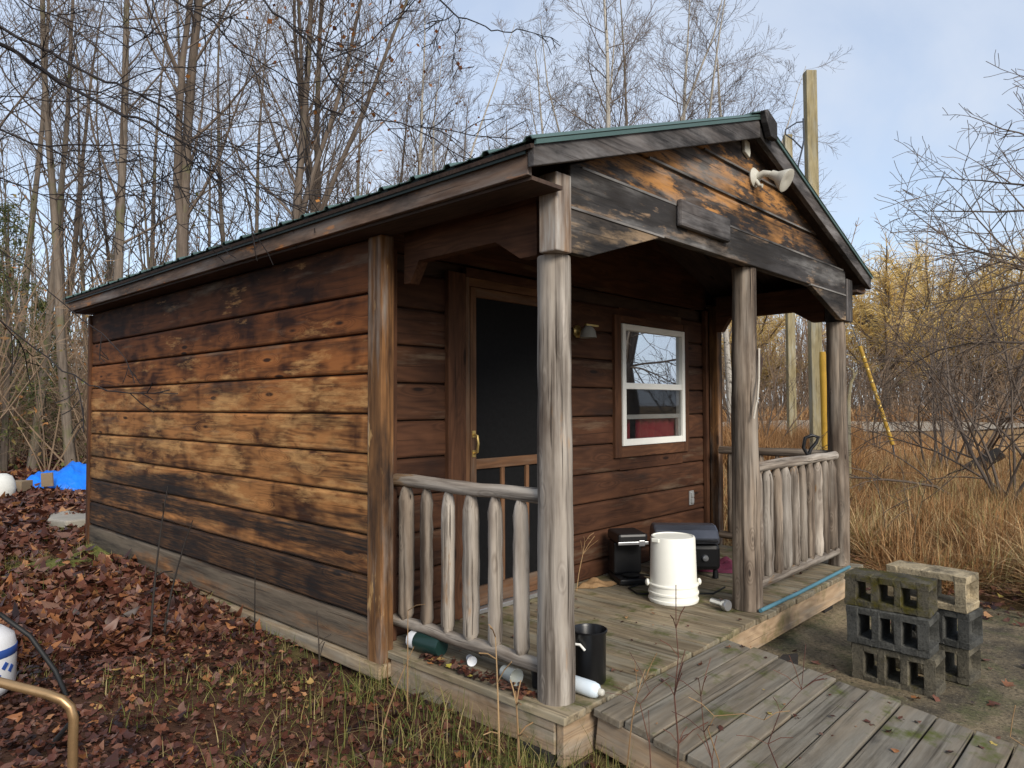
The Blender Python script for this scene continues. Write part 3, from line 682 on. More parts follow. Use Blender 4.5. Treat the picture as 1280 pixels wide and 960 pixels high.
mb = MB(); mb.lathe([(.025, 0), (.05, -.03), (.06, -.08), (.055, -.08), (.02, -.01), (0, -.005)], (1.63, FW-.1, 1.77), 16); mb.build('lamp_shade', M['shade'], th, smooth=True)
th = thing('wall_outlet', 'grey metal outlet cover low on front wall right of window', 'outlet', (3.2, FW, .43))
mb = MB(); mb.box(3.165, 3.235, FW-.012, FW-.001, .37, .49, 'z'); mb.build('plate', M['outlet'], th, bevel=.003)
mb = MB(); mb.box(3.18, 3.22, FW-.024, FW-.0125, .435, .475, 'z'); mb.box(3.18, 3.22, FW-.024, FW-.0125, .385, .425, 'z'); mb.build('flap', M['outlet'], th, bevel=.003)

# ---------------------------------------------------------------- ramp
ramp = thing('wooden_ramp', 'grey plank ramp sloping down from porch deck to yard', 'ramp', (.65, -.2, -.05))
RS = .125
def rz(y): return -.006-RS*(-.15-y)
mb = MB(); y = -.152; i = 0
while y > -2.35:
    w_ = .14+rng.uniform(-.004, .004); e = rng.uniform(-.012, .012); q = rng.uniform(-.003, .003)
    mb.beam((.055+e, y-w_/2, rz(y-w_/2)-.016+q), (1.225+e, y-w_/2, rz(y-w_/2)-.016+q+rng.uniform(-.003, .003)), w_-.008, .032, (0, -RS, 1)); y -= w_
mb.build('planks', M['ramp'], ramp, bevel=.004)
for x in (.085, 1.195):
    mb = MB(); mb.beam((x, -.155, rz(-.155)-.105), (x, -2.3, rz(-2.3)-.105), .038, .14, (0, 0, 1), .5); mb.build('stringer', M['rimb'], ramp, bevel=.004)

# ---------------------------------------------------------------- cinder blocks (holes run through, facing the yard)
def block(name, label, mat, x, y, z, L=.40, T=.19, Hh=.195, holes=3, rot=0, frog=True):
    import bmesh
    me = bpy.data.meshes.new('concrete_block'); bm = bmesh.new()
    # front outline (y,z) grid with openings, extruded through x
    hw = (L-.04*(holes+1)-.04)/holes; ys = [0, .06]
    for h in range(holes): ys += [ys[-1]+hw, ys[-1]+hw+.04]
    ys[-1] = L; zs_ = [0, .036, Hh-.036, Hh]
    sc2 = L/max(ys); 
    def solid(i, j): return not (j == 1 and i % 2 == 1 and i < 2*holes)
    vv = {}
    def vert(i, j, k_):
        key = (i, j, k_)
        if key not in vv: vv[key] = bm.verts.new((k_*T, -ys[i], zs_[j]))
        return vv[key]
    nI = len(ys)-1
    for i in range(nI):
        for j in range(3):
            if not solid(i, j): continue
            bm.faces.new([vert(i, j, 0), vert(i+1, j, 0), vert(i+1, j+1, 0), vert(i, j+1, 0)])
            bm.faces.new([vert(i, j, 1), vert(i, j+1, 1), vert(i+1, j+1, 1), vert(i+1, j, 1)])
            for (di, dj, e) in ((-1, 0, ((i, j), (i, j+1))), (1, 0, ((i+1, j+1), (i+1, j))), (0, -1, ((i+1, j), (i, j))), (0, 1, ((i, j+1), (i+1, j+1)))):
                a_, b_ = i+di, j+dj
                if 0 <= a_ < nI and 0 <= b_ < 3 and solid(a_, b_): continue
                (p0, q0), (p1, q1) = e
                bm.faces.new([vert(p0, q0, 0), vert(p1, q1, 0), vert(p1, q1, 1), vert(p0, q0, 1)])
    bmesh.ops.recalc_face_normals(bm, faces=bm.faces)
    # end recesses (both ends)
    for yy in (0, -L):
        fs = [f for f in bm.faces if all(abs(v.co.y-yy) < 1e-5 for v in f.verts) and all(.03 < v.co.z < Hh-.03 for v in f.verts)]
        if fs:
            r = bmesh.ops.inset_region(bm, faces=fs, thickness=.03, depth=0)
            for f in fs:
                for v in f.verts: v.co.y += (-.045 if yy == 0 else .045); v.co.z = Hh/2+(v.co.z-Hh/2)*1.28
    bmesh.ops.bevel(bm, geom=[e for e in bm.edges if e.calc_length() > .02], offset=.004, segments=1, affect='EDGES')
    q = random.Random(hash(name)+int(z*100)+int(x*50))
    for v in bm.verts: v.co += Vector((q.uniform(-1, 1), q.uniform(-1, 1), q.uniform(-1, 1)))*.0032
    bm.to_mesh(me); bm.free(); me.materials.append(M[mat])
    o = bpy.data.objects.new('concrete_block', me); COL.objects.link(o); o.location = (x, y, z); o.rotation_euler = (0, 0, rot)
    tag(o, label, 'cinder block', 'cinder blocks stacked beside the ramp'); return o
zb = -.264
block('a', 'worn grey concrete block at bottom of nearer three-hole stack', 'blkw', 1.79, -.595, zb, .405, .19, .196, 3, .0)
block('b', 'dark grey concrete block in middle of nearer three-hole stack', 'blk', 1.782, -.572, zb+.198, .405, .19, .196, 3, -.02)
block('c', 'moss covered concrete block on top of nearer three-hole stack', 'blkm', 1.788, -.565, zb+.396, .41, .19, .17, 3, .03)
block('d', 'grey concrete block at bottom of rear stack under the tan block', 'blkw', 2.13, -.69, zb, .40, .19, .19, 3, -.10)
block('e', 'grey concrete block in middle of rear stack right below the tan block', 'blk', 2.13, -.70, zb+.192, .40, .19, .19, 3, -.13)
block('f', 'clean tan concrete block with two wide holes on top of rear stack', 'blkt', 2.12, -.68, zb+.384, .41, .19, .19, 2, -.12)

# ---------------------------------------------------------------- things on the porch
th = thing('white_bucket', 'white plastic bucket upside down on porch deck', 'bucket', (1.66, .42, 0))
c = (1.66, .42, .0)
mb = MB(); mb.lathe([(.152, .003), (.156, .012), (.156, .022), (.150, .026), (.150, .05), (.156, .053), (.156, .064), (.150, .068), (.148, .10), (.155, .104), (.155, .112), (.145, .118), (.137, .392), (.133, .402), (.124, .404), (.121, .398), (0, .398)], c, 40); mb.build('bucket_body', M['bucket'], th, smooth=True)
mb = MB(); mb.box(c[0]-.142, c[0]-.118, c[1]+.015, c[1]+.07, .372, .398, 'x'); mb.build('lip', M['bucket'], th, bevel=.006)
for sgn in (-1, 1):
    mb = MB(); e = Vector((.7, -.72, 0)).normalized()*sgn*.155; mb.lathe([(0, 0), (.02, 0), (.022, .012), (.012, .02), (0, .02)], (c[0]+e.x, c[1]+e.y, .115), 12, e); mb.build('ear', M['bucket'], th, smooth=True)
# pod coffee maker
th = thing('coffee_maker', 'black single cup coffee maker with silver band on porch deck', 'coffee maker', (1.86, .93, 0))
def rot2(px, py, c, a): return (c[0]+px*math.cos(a)-py*math.sin(a), c[1]+px*math.sin(a)+py*math.cos(a))
A = math.radians(-38); cc = (1.90, .93)
def rbox(mb, x0, x1, y0, y1, z0, z1, c, a):
    p = rot2((x0+x1)/2, y0, c, a); q = rot2((x0+x1)/2, y1, c, a); mb.beam((*p, (z0+z1)/2), (*q, (z0+z1)/2), x1-x0, z1-z0, (0, 0, 1))
mb = MB(); rbox(mb, -.1, .1, -.17, .12, .003, .045, cc, A); mb.build('base', M['black'], th, bevel=.012)
mb = MB(); rbox(mb, -.1, .1, -.03, .12, .047, .27, cc, A); mb.build('water_tank', M['black'], th, bevel=.015)
mb = MB(); rbox(mb, -.105, .105, -.15, .12, .272, .345, cc, A); mb.build('brew_head', M['black'], th, bevel=.018)
mb = MB(); rbox(mb, -.107, .107, -.153, -.149, .272, .292, cc, A); rbox(mb, .04, .08, -.157, -.152, .262, .30, cc, A); mb.build('silver_band', M['silver'], th, bevel=.002)
mb = MB(); p = rot2(0, -.09, cc, A); mb.lathe([(0, .046), (.055, .046), (.06, .058), (0, .058)], (*p, 0), 18); mb.build('drip_tray', M['blackm'], th, smooth=True)
mb = MB(); mb.tube([rot2(.02, .12, cc, A)+(.03,), (2.05, 1.05, .01), (2.1, .8, .006), (1.7, .78, .006), (1.62, .66, .006), (1.95, .3, .006), (2.15, .32, .006)], .006, 6); mb.build('cord', M['rubber'], th, smooth=True)
# tabletop grill
th = thing('tabletop_grill', 'black portable grill with blue grey lid behind the white bucket', 'grill', (2.35, .68, 0))
gc = (2.32, .72); A2 = math.radians(-50)
mb = MB(); rbox(mb, -.23, .23, -.15, .17, .06, .24, gc, A2); mb.build('firebox', M['black'], th, bevel=.03)
mb = MB()
prof = [(-.15, .243), (-.15, .285), (-.11, .335), (-.04, .36), (.06, .36), (.13, .33), (.17, .28), (.17, .243)]
vs = []
for sx_ in (-.225, .225):
    for (a_, z_) in prof: vs.append((*rot2(sx_, a_, gc, A2), z_))
n_ = len(prof); mb.add(vs, [tuple(range(n_)), tuple(range(2*n_-1, n_-1, -1))]+[(i, i+n_, (i+1) % n_+n_, (i+1) % n_) for i in range(n_)]); mb.build('lid', M['lid'], th, bevel=.014)
mb = MB(); mb.tube([rot2(-.2, -.152, gc, A2)+(.27,), rot2(-.2, -.195, gc, A2)+(.275,), rot2(.2, -.195, gc, A2)+(.275,), rot2(.2, -.152, gc, A2)+(.27,)], .009, 8); mb.build('lid_handle', M['black'], th, smooth=True)
for sx_ in (-.12, .0, .12):
    p = rot2(sx_, -.152, gc, A2); mb = MB(); dv = Vector((*rot2(0, -1, (0, 0), A2), 0)); mb.lathe([(0, 0), (.022, 0), (.02, .022), (0, .024)], (*p, .15), 12, dv); mb.build('knob', M['silver'], th, smooth=True)
for sx_ in (-.2, .2):
    for sy_ in (-.11, .13):
        mb = MB(); p = rot2(sx_, sy_, gc, A2); mb.lathe([(0, 0.002), (.022, .002), (.016, .06), (0, .06)], (*p, 0), 10); mb.build('foot', M['black'], th, smooth=True)
# crumpled cloth
def crumple(name, label, cat, mat, cx, cy, rx, ry, h, seed, z0=.004, ang=0):
    q = random.Random(seed); N_, K = 34, 10; vs = []; ph = [q.uniform(0, 6) for _ in range(8)]
    for j in range(K+1):
        for i in range(N_):
            th_ = 2*PI*i/N_; f = 1-j/K
            e = 1+.22*math.sin(3*th_+ph[0])+.13*math.sin(7*th_+ph[1])
            x = rx*f*e*math.cos(th_); y = ry*f*e*math.sin(th_)
            zz = z0+(0 if j == 0 else h*(1-f*f)*(.5+.3*math.sin(x*50+ph[2])+.3*math.sin(y*60+ph[3]+x*30)))
            vs.append((cx+x*math.cos(ang)-y*math.sin(ang), cy+x*math.sin(ang)+y*math.cos(ang), max(zz, z0)))
    mb = MB(); mb.add(vs, [(j*N_+i, j*N_+(i+1) % N_, (j+1)*N_+(i+1) % N_, (j+1)*N_+i) for j in range(K) for i in range(N_)]+[tuple(range(N_))[::-1]])
    return tag(mb.build(name, M[mat], smooth=True), label, cat)
crumple('cloth', 'crumpled dark pink cloth on deck beside the portable grill', 'cloth', 'magenta', 2.74, .58, .34, .17, .07, 4, ang=-.8)
crumple('wood_scraps', 'small pile of pale wood scraps beside black coffee maker', 'scraps', 'stalk', 1.62, 1.0, .13, .08, .05, 9, ang=-.5)
th = thing('torch', 'short silver flashlight lying on deck beside the middle log post', 'flashlight', (1.69, .09, .03))
mb = MB(); mb.lathe([(0, 0), (.03, 0), (.033, .006), (.033, .03), (.02, .05), (.019, .13), (0, .135)], (1.655, .05, .034), 16, (.25, .85, 0)); mb.build('flashlight_body', M['silver'], th, smooth=True)
th = thing('black_pot', 'tall black enamel pot with white handle on deck behind front post', 'pot', (.22, .02, 0))
c = (.245, .012, 0)
mb = MB(); mb.lathe([(.0, .003), (.068, .003), (.072, .01), (.074, .215), (.080, .222), (.081, .23), (.077, .232), (.070, .222), (.066, .03), (0, .022)], c, 32); mb.build('pot_body', M['blackm'], th, smooth=True)
mb = MB(); mb.tube([(c[0]-.066, c[1]+.03, .165), (c[0]-.086, c[1]+.035, .178), (c[0]-.108, c[1]+.02, .17), (c[0]-.112, c[1]+.018, .14)], .007, 8); mb.tube([(c[0]-.086, c[1]+.035, .178), (c[0]-.08, c[1]-.01, .182), (c[0]-.072, c[1]-.03, .16)], .006, 8); mb.build('handle', M['white'], th, smooth=True)
th = thing('white_bottle', 'white plastic bottle lying on deck edge against front log post', 'bottle', (.12, -.08, .03))
ax = Vector((.06, -.8, -.03)); c0 = (.105, .02, .037)
mb = MB(); mb.lathe([(0, 0), (.028, .0), (.033, .008), (.033, .125), (.028, .145), (.014, .155), (0, .155)], c0, 20, ax); mb.build('bottle_body', M['foam'], th, smooth=True)
mb = MB(); axn = ax.normalized(); cq = Vector(c0)+axn*.15; mb.lathe([(0, 0), (.014, 0), (.014, .022), (.010, .026), (0, .026)], cq, 14, ax); mb.build('cap', M['cream'], th, smooth=True)
th = thing('green_jar', 'dark green can with white lid lying under the left railing', 'can', (-.02, .82, .045))
ax = Vector((.1, -1, 0)); mb = MB(); mb.lathe([(0, .05), (.046, .05), (.048, .06), (.048, .20), (.044, .21), (0, .21)], (-.02, .93, .05), 20, ax); mb.build('can_body', M['green_can'], th, smooth=True)
mb = MB(); mb.lathe([(0, 0), (.04, 0), (.043, .006), (.043, .052), (0, .052)], (-.02, .93, .05), 20, ax); mb.build('lid', M['tankw'], th, smooth=True)
th = thing('plastic_cup', 'clear plastic cup lying under left railing beside front post', 'cup', (.0, .28, .04))
ax = Vector((-.2, -1, 0)); mb = MB(); mb.lathe([(0, 0), (.028, 0), (.036, .09), (.037, .092), (.033, .09), (0, .02)], (.0, .30, .04), 18, ax); mb.build('cup_body', M['clear'], th, smooth=True)
th = thing('black_cup', 'black plastic cup next to clear cup beside front log post', 'cup', (.03, .16, .04))
mb = MB(); mb.lathe([(0, .003), (.03, .003), (.036, .08), (.038, .084), (.033, .08), (.02, .01), (0, .01)], (.045, .135, 0), 18); mb.build('cup_body', M['black'], th, smooth=True)
th = thing('paper_cup', 'white paper cup lying under left railing beyond the clear cup', 'cup', (0, .58, .03))
mb = MB(); mb.lathe([(0, 0), (.016, 0), (.022, .05), (.024, .052), (.02, .05), (0, .01)], (.04, .57, .025), 16, (-.5, -.9, 0)); mb.build('cup_body', M['tankw'], th, smooth=True)
mb = MB(); mb.tube([(1.76, -.10, .013), (2.3, -.11, .013), (2.8, -.105, .013), (3.3, -.1, .013)], .012, 10); tag(mb.build('blue_pipe', M['bluepipe'], smooth=True), 'thin blue plastic pipe lying along the front deck edge under the railing', 'pipe')
th = thing('shovel', 'black D handled shovel leaning upright behind the front railing', 'shovel', (2.93, .12, 0))
mb = MB(); mb.tube([(2.93, .14, .05), (2.945, .055, .87)], .015, 10); mb.build('shaft', M['black'], th, smooth=True)
mb = MB(); b = Vector((2.945, .055, .87)); e1 = Vector((RR[0], RR[1], 0)); mb.tube([b+e1*q_[0]+Vector((0, 0, q_[1])) for q_ in ((0, -.02), (-.035, .04), (-.02, .11), (.03, .13), (.075, .115), (.06, .075), (.02, .03), (0, -.02))], .013, 8); mb.build('grip', M['black'], th, smooth=True)
mb = MB(); mb.box(2.83, 3.03, .13, .14, .002, .2, 'z'); mb.build('blade', M['blackm'], th, bevel=.003)
th = thing('rope', 'pale string looped over a dark knob on the middle log post', 'rope', (1.8, -.09, 1.5))
mb = MB(); mb.tube([(1.835, -.085, 1.555), (1.81, -.09, 1.56), (1.80, -.094, 1.5), (1.79, -.096, 1.38), (1.765, -.098, 1.27), (1.745, -.092, 1.2), (1.735, -.085, 1.14)], .006, 6); mb.tube([(1.79, -.096, 1.38), (1.77, -.1, 1.33), (1.755, -.1, 1.24)], .005, 6); mb.build('cord', M['string'], th, smooth=True)
mb = MB(); mb.tube([(1.87, -.055, 1.56), (1.89, -.06, 1.5), (1.885, -.06, 1.44), (1.89, -.055, 1.38)], [.012, .02, .014, .006], 8, wob=.1); mb.build('peg', M['dark'], th, smooth=True)

# ---------------------------------------------------------------- yard things on the left
def gpt(px, d):
    x, y = bear(px, d); return x, y, gz(x, y)
x, y, z = -1.585, 2.165, gz(-1.585, 2.165)
th = thing('propane_tank', 'white propane tank with blue label standing in leaf litter at far left', 'propane tank', (x, y, z))
mb = MB(); mb.lathe([(.08, .0), (.10, .0), (.10, .03), (.13, .05), (.155, .09), (.157, .26), (.145, .31), (.10, .345), (.04, .355), (0, .356)], (x, y, z), 32); mb.build('tank_body', M['tankw'], th, smooth=True)
mb = MB(); mb.lathe([(.1578, .225), (.1588, .226), (.1588, .262), (.1578, .263)], (x, y, z), 32); mb.build('blue_band', M['tankb'], th, smooth=True)
mb = MB()
for i in range(9):
    a_ = -2.6+i*.22; zz = .155+.02*(i % 2)
    p = (x+.1575*math.cos(a_), y+.1575*math.sin(a_)); q = (x+.1575*math.cos(a_+.13), y+.1575*math.sin(a_+.13))
    mb.beam((*p, z+zz), (*q, z+zz+(.025 if i % 3 else -.01)), .003, .02, (0, 0, 1))
mb.build('label_marks', M['tankb'], th)
mb = MB(); mb.lathe([(.06, .352), (.068, .36), (.072, .44), (.066, .45), (.06, .44), (.055, .36)], (x, y, z), 24); mb.build('collar', M['tankw'], th, smooth=True)
mb = MB(); mb.lathe([(0, .355), (.02, .355), (.02, .4), (.035, .405), (.035, .425), (0, .43)], (x, y, z), 14); mb.build('valve', M['brass'], th, smooth=True)
mb = MB(); P = [(x+.02, y+.03, z+.40), (x+.1, y+.05, z+.385), (x+.2, y-.05, z+.28), (x+.28, y-.16, z+.12), (x+.30, y-.28, z+.02), (x+.28, y-.5, z+.015), (x+.12, y-.75, z+.02)]; mb.tube(P, .011, 8); tag(mb.build('rubber_hose', M['rubber'], smooth=True), 'thin black hose curling from propane tank to the leaves', 'hose')
# bent bronze tube frame
P = [(-2.05, 1.0, .23), (-1.9, .95, .235), (-1.68, .86, .20), (-1.62, .835, .18), (-1.592, .82, .14), (-1.585, .81, .08), (-1.58, .80, -.1), (-1.58, .795, -.30)]
P = [at(-60, 836, 2.05), at(0, 853, 2.05), at(60, 868, 2.05), at(78, 875, 2.05), at(88, 884, 2.05), at(92, 898, 2.05), at(91, 930, 2.05), at(90, 1012, 2.05)]
mb = MB(); mb.tube(P, .0135, 12); mb.tube([at(-60, 836, 2.05), at(-90, 840, 2.1), at(-105, 860, 2.15), at(-106, 1000, 2.15)], .0135, 12); tag(mb.build('metal_frame', M['bronze'], smooth=True), 'bent bronze metal tube frame standing in the leaves in front of propane tank', 'metal frame')
# tarp covered pile
x0, y0 = bear(36, 13.3); x1, y1 = bear(150, 12.9)
N1, N2 = 60, 26; vs = []
for i in range(N1+1):
    f = i/N1
    for j in range(N2+1):
        g_ = j/N2*2-1
        w_ = .42*(1-.15*math.sin(f*9)); px_ = x0+(x1-x0)*f; py_ = y0+(y1-y0)*f
        nx, ny = -(y1-y0), (x1-x0); l_ = math.hypot(nx, ny); nx /= l_; ny /= l_
        prof = max(0, 1-abs(g_)**3)
        hh = (.25+.12*f+.05*math.sin(f*14+1))*prof*(min(1, f*7)**.5)
        wr = .012*math.sin(f*31+g_*4)+.014*math.sin(g_*9+f*12)+.008*math.sin(f*70+g_*9)
        bx = px_+nx*g_*w_*1.1; by = py_+ny*g_*w_*1.1
        vs.append((bx+wr*.7, by+wr, gz(bx, by)+.02+hh+wr*prof*1.3))
mb = MB(); mb.add(vs, [(i*(N2+1)+j, (i+1)*(N2+1)+j, (i+1)*(N2+1)+j+1, i*(N2+1)+j+1) for i in range(N1) for j in range(N2)])
to = mb.build('blue_tarp', M['tarp'], smooth=True); tag(to, 'bright blue tarp draped over a low pile beyond the cabin', 'tarp'); md = to.modifiers.new('t', 'SOLIDIFY'); md.thickness = .004
p = bear(61, 12.6); gzz = gz(*p); dv = Vector((RR[0], RR[1], 0)).normalized()
mb = MB(); mb.beam(Vector((*p, gzz+.19))-dv*.085, Vector((*p, gzz+.2))+dv*.085, .03, .2, (0, 0, 1)); tag(mb.build('plywood_square', M['cardboard'], bevel=.004), 'small brown plywood square propped against the blue tarp', 'board')
p = bear(26, 12.6); gzz = gz(*p); mb = MB(); mb.beam(Vector((*p, gzz+.11))-dv*.12, Vector((*p, gzz+.11))+dv*.12, .25, .22, (0, 0, 1)); tag(mb.build('brown_box', M['cardboard'], bevel=.008), 'plain brown box between the white sack and blue tarp', 'box')
p = bear(4, 12.0); gzz = gz(*p); mb = MB(); mb.lathe([(.0, .0), (.12, .0), (.16, .05), (.17, .15), (.155, .24), (.12, .31), (.06, .345), (0, .35)], (*p, gzz), 20); tag(mb.build('white_sack', M['bag'], smooth=True), 'rounded white sack standing beside the brown box at far left', 'sack')
sp = [bear(66, 9.6), bear(92, 9.9), bear(128, 9.7), bear(128, 9.0), bear(85, 8.9), bear(62, 9.2)]
mb = MB(); n_ = len(sp); zz = gz(*sp[0]); mb.prism(sp, 'z', zz-.05, zz+.06); tag(mb.build('stone_slab', M['dust'], bevel=.02), 'pale flat stone slab in leaves beside rear corner of cabin', 'stone slab')
# moss patches on the ground
def patch(px, d, rx, ry, seed):
    q = random.Random(seed); x, y = bear(px, d); N_ = 26; V = []; Fc = []; K = 6
    ph = [q.uniform(0, 6) for _ in range(4)]
    for j in range(K+1):
        for i in range(N_):
            a_ = 2*PI*i/N_; f = 1-j/K*.99; e = 1+.25*math.sin(2*a_+ph[0])+.2*math.sin(5*a_+ph[1])
            xx = x+rx*f*e*math.cos(a_); yy = y+ry*f*e*math.sin(a_); V.append((xx, yy, gz(xx, yy)+.022*(1-f**3)-.004))
    for j in range(K):
        for i in range(N_): Fc.append((j*N_+i, j*N_+(i+1) % N_, (j+1)*N_+(i+1) % N_, (j+1)*N_+i))
    return V, Fc
V = []; Fc = []
for a in ((85, 7.0, .55, .38, 1), (125, 7.4, .3, .2, 2), (30, 6.5, .25, .2, 3), (105, 9.0, .3, .4, 4)):
    v_, f_ = patch(*a); b_ = len(V); V += v_; Fc += [tuple(i+b_ for i in f) for f in f_]
big_mesh('moss', np.array(V), [np.array(Fc)], M['mossm'], kind='stuff', smooth=True, label='yellow green moss patches on the ground beside cabin', cat='moss')

# ---------------------------------------------------------------- leaves, grass (scattered)
def inside_footprint(x, y):
    cab = (x > XL-.03) & (x < XR+.05) & (y > D-.12) & (y < Y1+.06)
    dk = (x > -.14) & (x < W+.13) & (y > -.14) & (y < D)
    rp_ = (x > .04) & (x < 1.28) & (y < -.1) & (y > -2.3)
    return cab | dk | rp_
def leaf_mesh(name, x, y, z, size, mat, lobed, label, cat, tilt=.5, rnd=None):
    n = len(x)
    if lobed:
        th_ = np.linspace(0, 2*np.pi, 11)[:-1]; rr = np.array([1., .68, .86, .6, .7, .42, .7, .6, .86, .68])
    else:
        th_ = np.array([0, 1.2, 2.2, np.pi, 4.1, 5.1]); rr = np.array([1, .55, .5, .8, .5, .55])
    k_ = len(th_)
    lx = np.concatenate([[0], rr*np.cos(th_)]); ly = np.concatenate([[0], rr*np.sin(th_)])
    LX = np.tile(lx, (n, 1))*(1+npr.normal(0, .2, (n, k_+1))); LY = np.tile(ly, (n, 1))*(1+npr.normal(0, .2, (n, k_+1)))*npr.uniform(.65, 1, (n, 1))
    LZ = npr.uniform(-.5, .6, (n, 1))*LX**2+npr.uniform(-.5, .6, (n, 1))*LY**2+npr.normal(0, .06, (n, k_+1))
    L = np.stack([LX, LY, LZ], 2)*size[:, None, None]
    a = npr.uniform(0, 2*np.pi, n); b = npr.normal(0, tilt, n); c = npr.normal(0, tilt, n)
    def rot(L, ang, i, j):
        co, si = np.cos(ang)[:, None], np.sin(ang)[:, None]; A_, B_ = L[:, :, i].copy(), L[:, :, j].copy()
        L[:, :, i] = A_*co-B_*si; L[:, :, j] = A_*si+B_*co
    rot(L, b, 0, 2); rot(L, c, 1, 2); rot(L, a, 0, 1)
    L += np.stack([x, y, z], 1)[:, None, :]
    base = (np.arange(n)*(k_+1))[:, None, None]
    tri = np.stack([np.zeros(k_, int), 1+np.arange(k_), 1+(np.arange(k_)+1) % k_], 1)[None]+base
    r = npr.random(n) if rnd is None else rnd
    return big_mesh(name, L.reshape(-1, 3), [tri.reshape(-1, 3)], mat, rnd=np.repeat(r, k_+1), kind='stuff', label=label, cat=cat)
def clump_noise(x, y, s=1.): return .5+.25*np.sin(x*2.3*s+1.3*np.sin(y*1.7*s))+.25*np.sin(y*2.9*s+1.1*np.sin(x*2.1*s+2))
# near leaves
def scat(n, x0, x1, y0, y1): return npr.uniform(x0, x1, n), npr.uniform(y0, y1, n)
MC = [(*bear(85, 7.0), .5), (*bear(125, 7.4), .25), (*bear(30, 6.5), .2), (*bear(105, 9.), .35)]
def onmoss(x, y): return np.any([np.hypot(x-a, y-b) < c for a, b, c in MC], 0)
x, y = scat(68000, -2.6, 1.2, -1.6, 5.5); d = np.hypot(x-CAM[0], y-CAM[1])
wallgap = np.clip((-.2-x)/.35, 0, 1)*(y > 1)+((y <= 1)*np.clip((-.12-x)/.28, .1, 1))
keep = (~inside_footprint(x, y)) & (x < .9) & (npr.random(len(x)) < (.5+.5*clump_noise(x, y, 1.3))*(.35+.65*wallgap)) & ~((x > .05) & (y > -.2)) & (d > .9) & ~(onmoss(x, y) & (npr.random(len(x)) < .9))
x, y = x[keep], y[keep]
leaf_mesh('leaf_litter', x, y, hgt(x, y)+npr.uniform(.002, .04, len(x)), npr.uniform(.012, .036, len(x))*(.8+.5*(npr.random(len(x)) < .15)), M['litter'], True, 'brown fallen leaves covering the yard left of cabin', 'leaves', tilt=.36, rnd=np.clip(npr.beta(1.4, 1.9, len(x))+.3*(clump_noise(x, y, 2.6)-.5)*2*.6, 0, .965))
ang = npr.uniform(-.95, .15, 60000); dd = np.sqrt(npr.uniform(4.5**2, 34**2, 60000))
px_ = npr.uniform(-260, 560, 60000); vx = fw[0]+RR[0]*(px_-640)/F; vy = fw[1]+RR[1]*(px_-640)/F; l_ = np.hypot(vx, vy)
dd = 4.5*(30/4.5)**npr.random(60000)
x = CAM[0]+vx/l_*dd; y = CAM[1]+vy/l_*dd
keep = ~inside_footprint(x, y) & ((x < -.2) | (y > 5.5)) & (y > 1.2) & ~(onmoss(x, y) & (npr.random(len(x)) < .9))
x, y, dd = x[keep], y[keep], dd[keep]
leaf_mesh('leaf_litter', x, y, hgt(x, y)+npr.uniform(.005, .06, len(x)), npr.uniform(.025, .05, len(x))*(1+dd/12), M['litter'], False, 'reddish brown fallen leaves under the trees beyond cabin', 'leaves', rnd=np.clip(npr.beta(2.0, 1.9, len(x)), 0, .94))
# leaves on deck, pad and ramp
x, y = scat(500, 1.3, 5, -3, .3); k1 = npr.random(500) < .35; x, y = x[k1], y[k1]
lz = hgt(x, y)+.035
ex = npr.normal(4.35, .35, 900); ey = npr.normal(-.7, .5, 900); x = np.concatenate([x, ex]); y = np.concatenate([y, ey]); lz = np.concatenate([lz, hgt(ex, ey)+npr.uniform(.03, .07, 900)])
k1 = ~inside_footprint(x, y); x, y, lz = x[k1], y[k1], lz[k1]
leaf_mesh('leaf_litter', x, y, lz, npr.uniform(.015, .045, len(x)), M['litter'], True, 'scattered fallen leaves around the concrete blocks and gravel edge', 'leaves', tilt=.3)
x, y = scat(150, -.08, 3.4, -.1, 1.1); x2 = npr.normal(-.06, .025, 130); y2 = npr.uniform(.05, .8, 130); x3, y3 = scat(70, .08, 1.22, -1.9, -.2)
z3 = np.array([rz(q) for q in y3])+.006
leaf_mesh('leaf_litter', np.concatenate([x, x2, x3]), np.concatenate([y, y2, y3]), np.concatenate([np.full(150, .008), np.full(130, .014), z3]), np.concatenate([npr.uniform(.006, .018, 150), npr.uniform(.012, .03, 130), npr.uniform(.006, .022, 70)]), M['litter'], True, 'leaf scraps and debris lying on the porch deck and ramp boards', 'leaves', tilt=.15)

def blades(name, x, y, z, h, w, mat, label, cat, bend=.6, rnd=None, segs=3, dirb=None):
    n = len(x); a = npr.uniform(0, 2*np.pi, n) if dirb is None else dirb
    bx, by = np.cos(a), np.sin(a); ta = npr.uniform(0, 2*np.pi, n); tx, ty = np.cos(ta), np.sin(ta); bn = np.abs(npr.normal(0, bend, n))
    V = np.zeros((n, 2*segs+1, 3))
    for s in range(segs+1):
        f = s/segs; hor = bn*h*f**1.8; ver = h*(f-.35*np.minimum(bn, 1.6)*f**2.2)
        cx, cy, cz = x+bx*hor, y+by*hor, z+ver; ww = w*(1-f*.85)/2
        if s < segs:
            V[:, 2*s] = np.stack([cx-tx*ww, cy-ty*ww, cz], 1); V[:, 2*s+1] = np.stack([cx+tx*ww, cy+ty*ww, cz], 1)
        else: V[:, 2*s] = np.stack([cx, cy, cz], 1)
    base = (np.arange(n)*(2*segs+1))[:, None]
    q = np.concatenate([np.array([[2*s, 2*s+1, 2*s+3, 2*s+2]])+base for s in range(segs-1)])
    tr = np.array([[2*segs-2, 2*segs-1, 2*segs]])+base
    r = npr.random(n) if rnd is None else rnd
    return big_mesh(name, V.reshape(-1, 3), [q, tr], mat, rnd=np.repeat(r, 2*segs+1), kind='stuff', label=label, cat=cat)
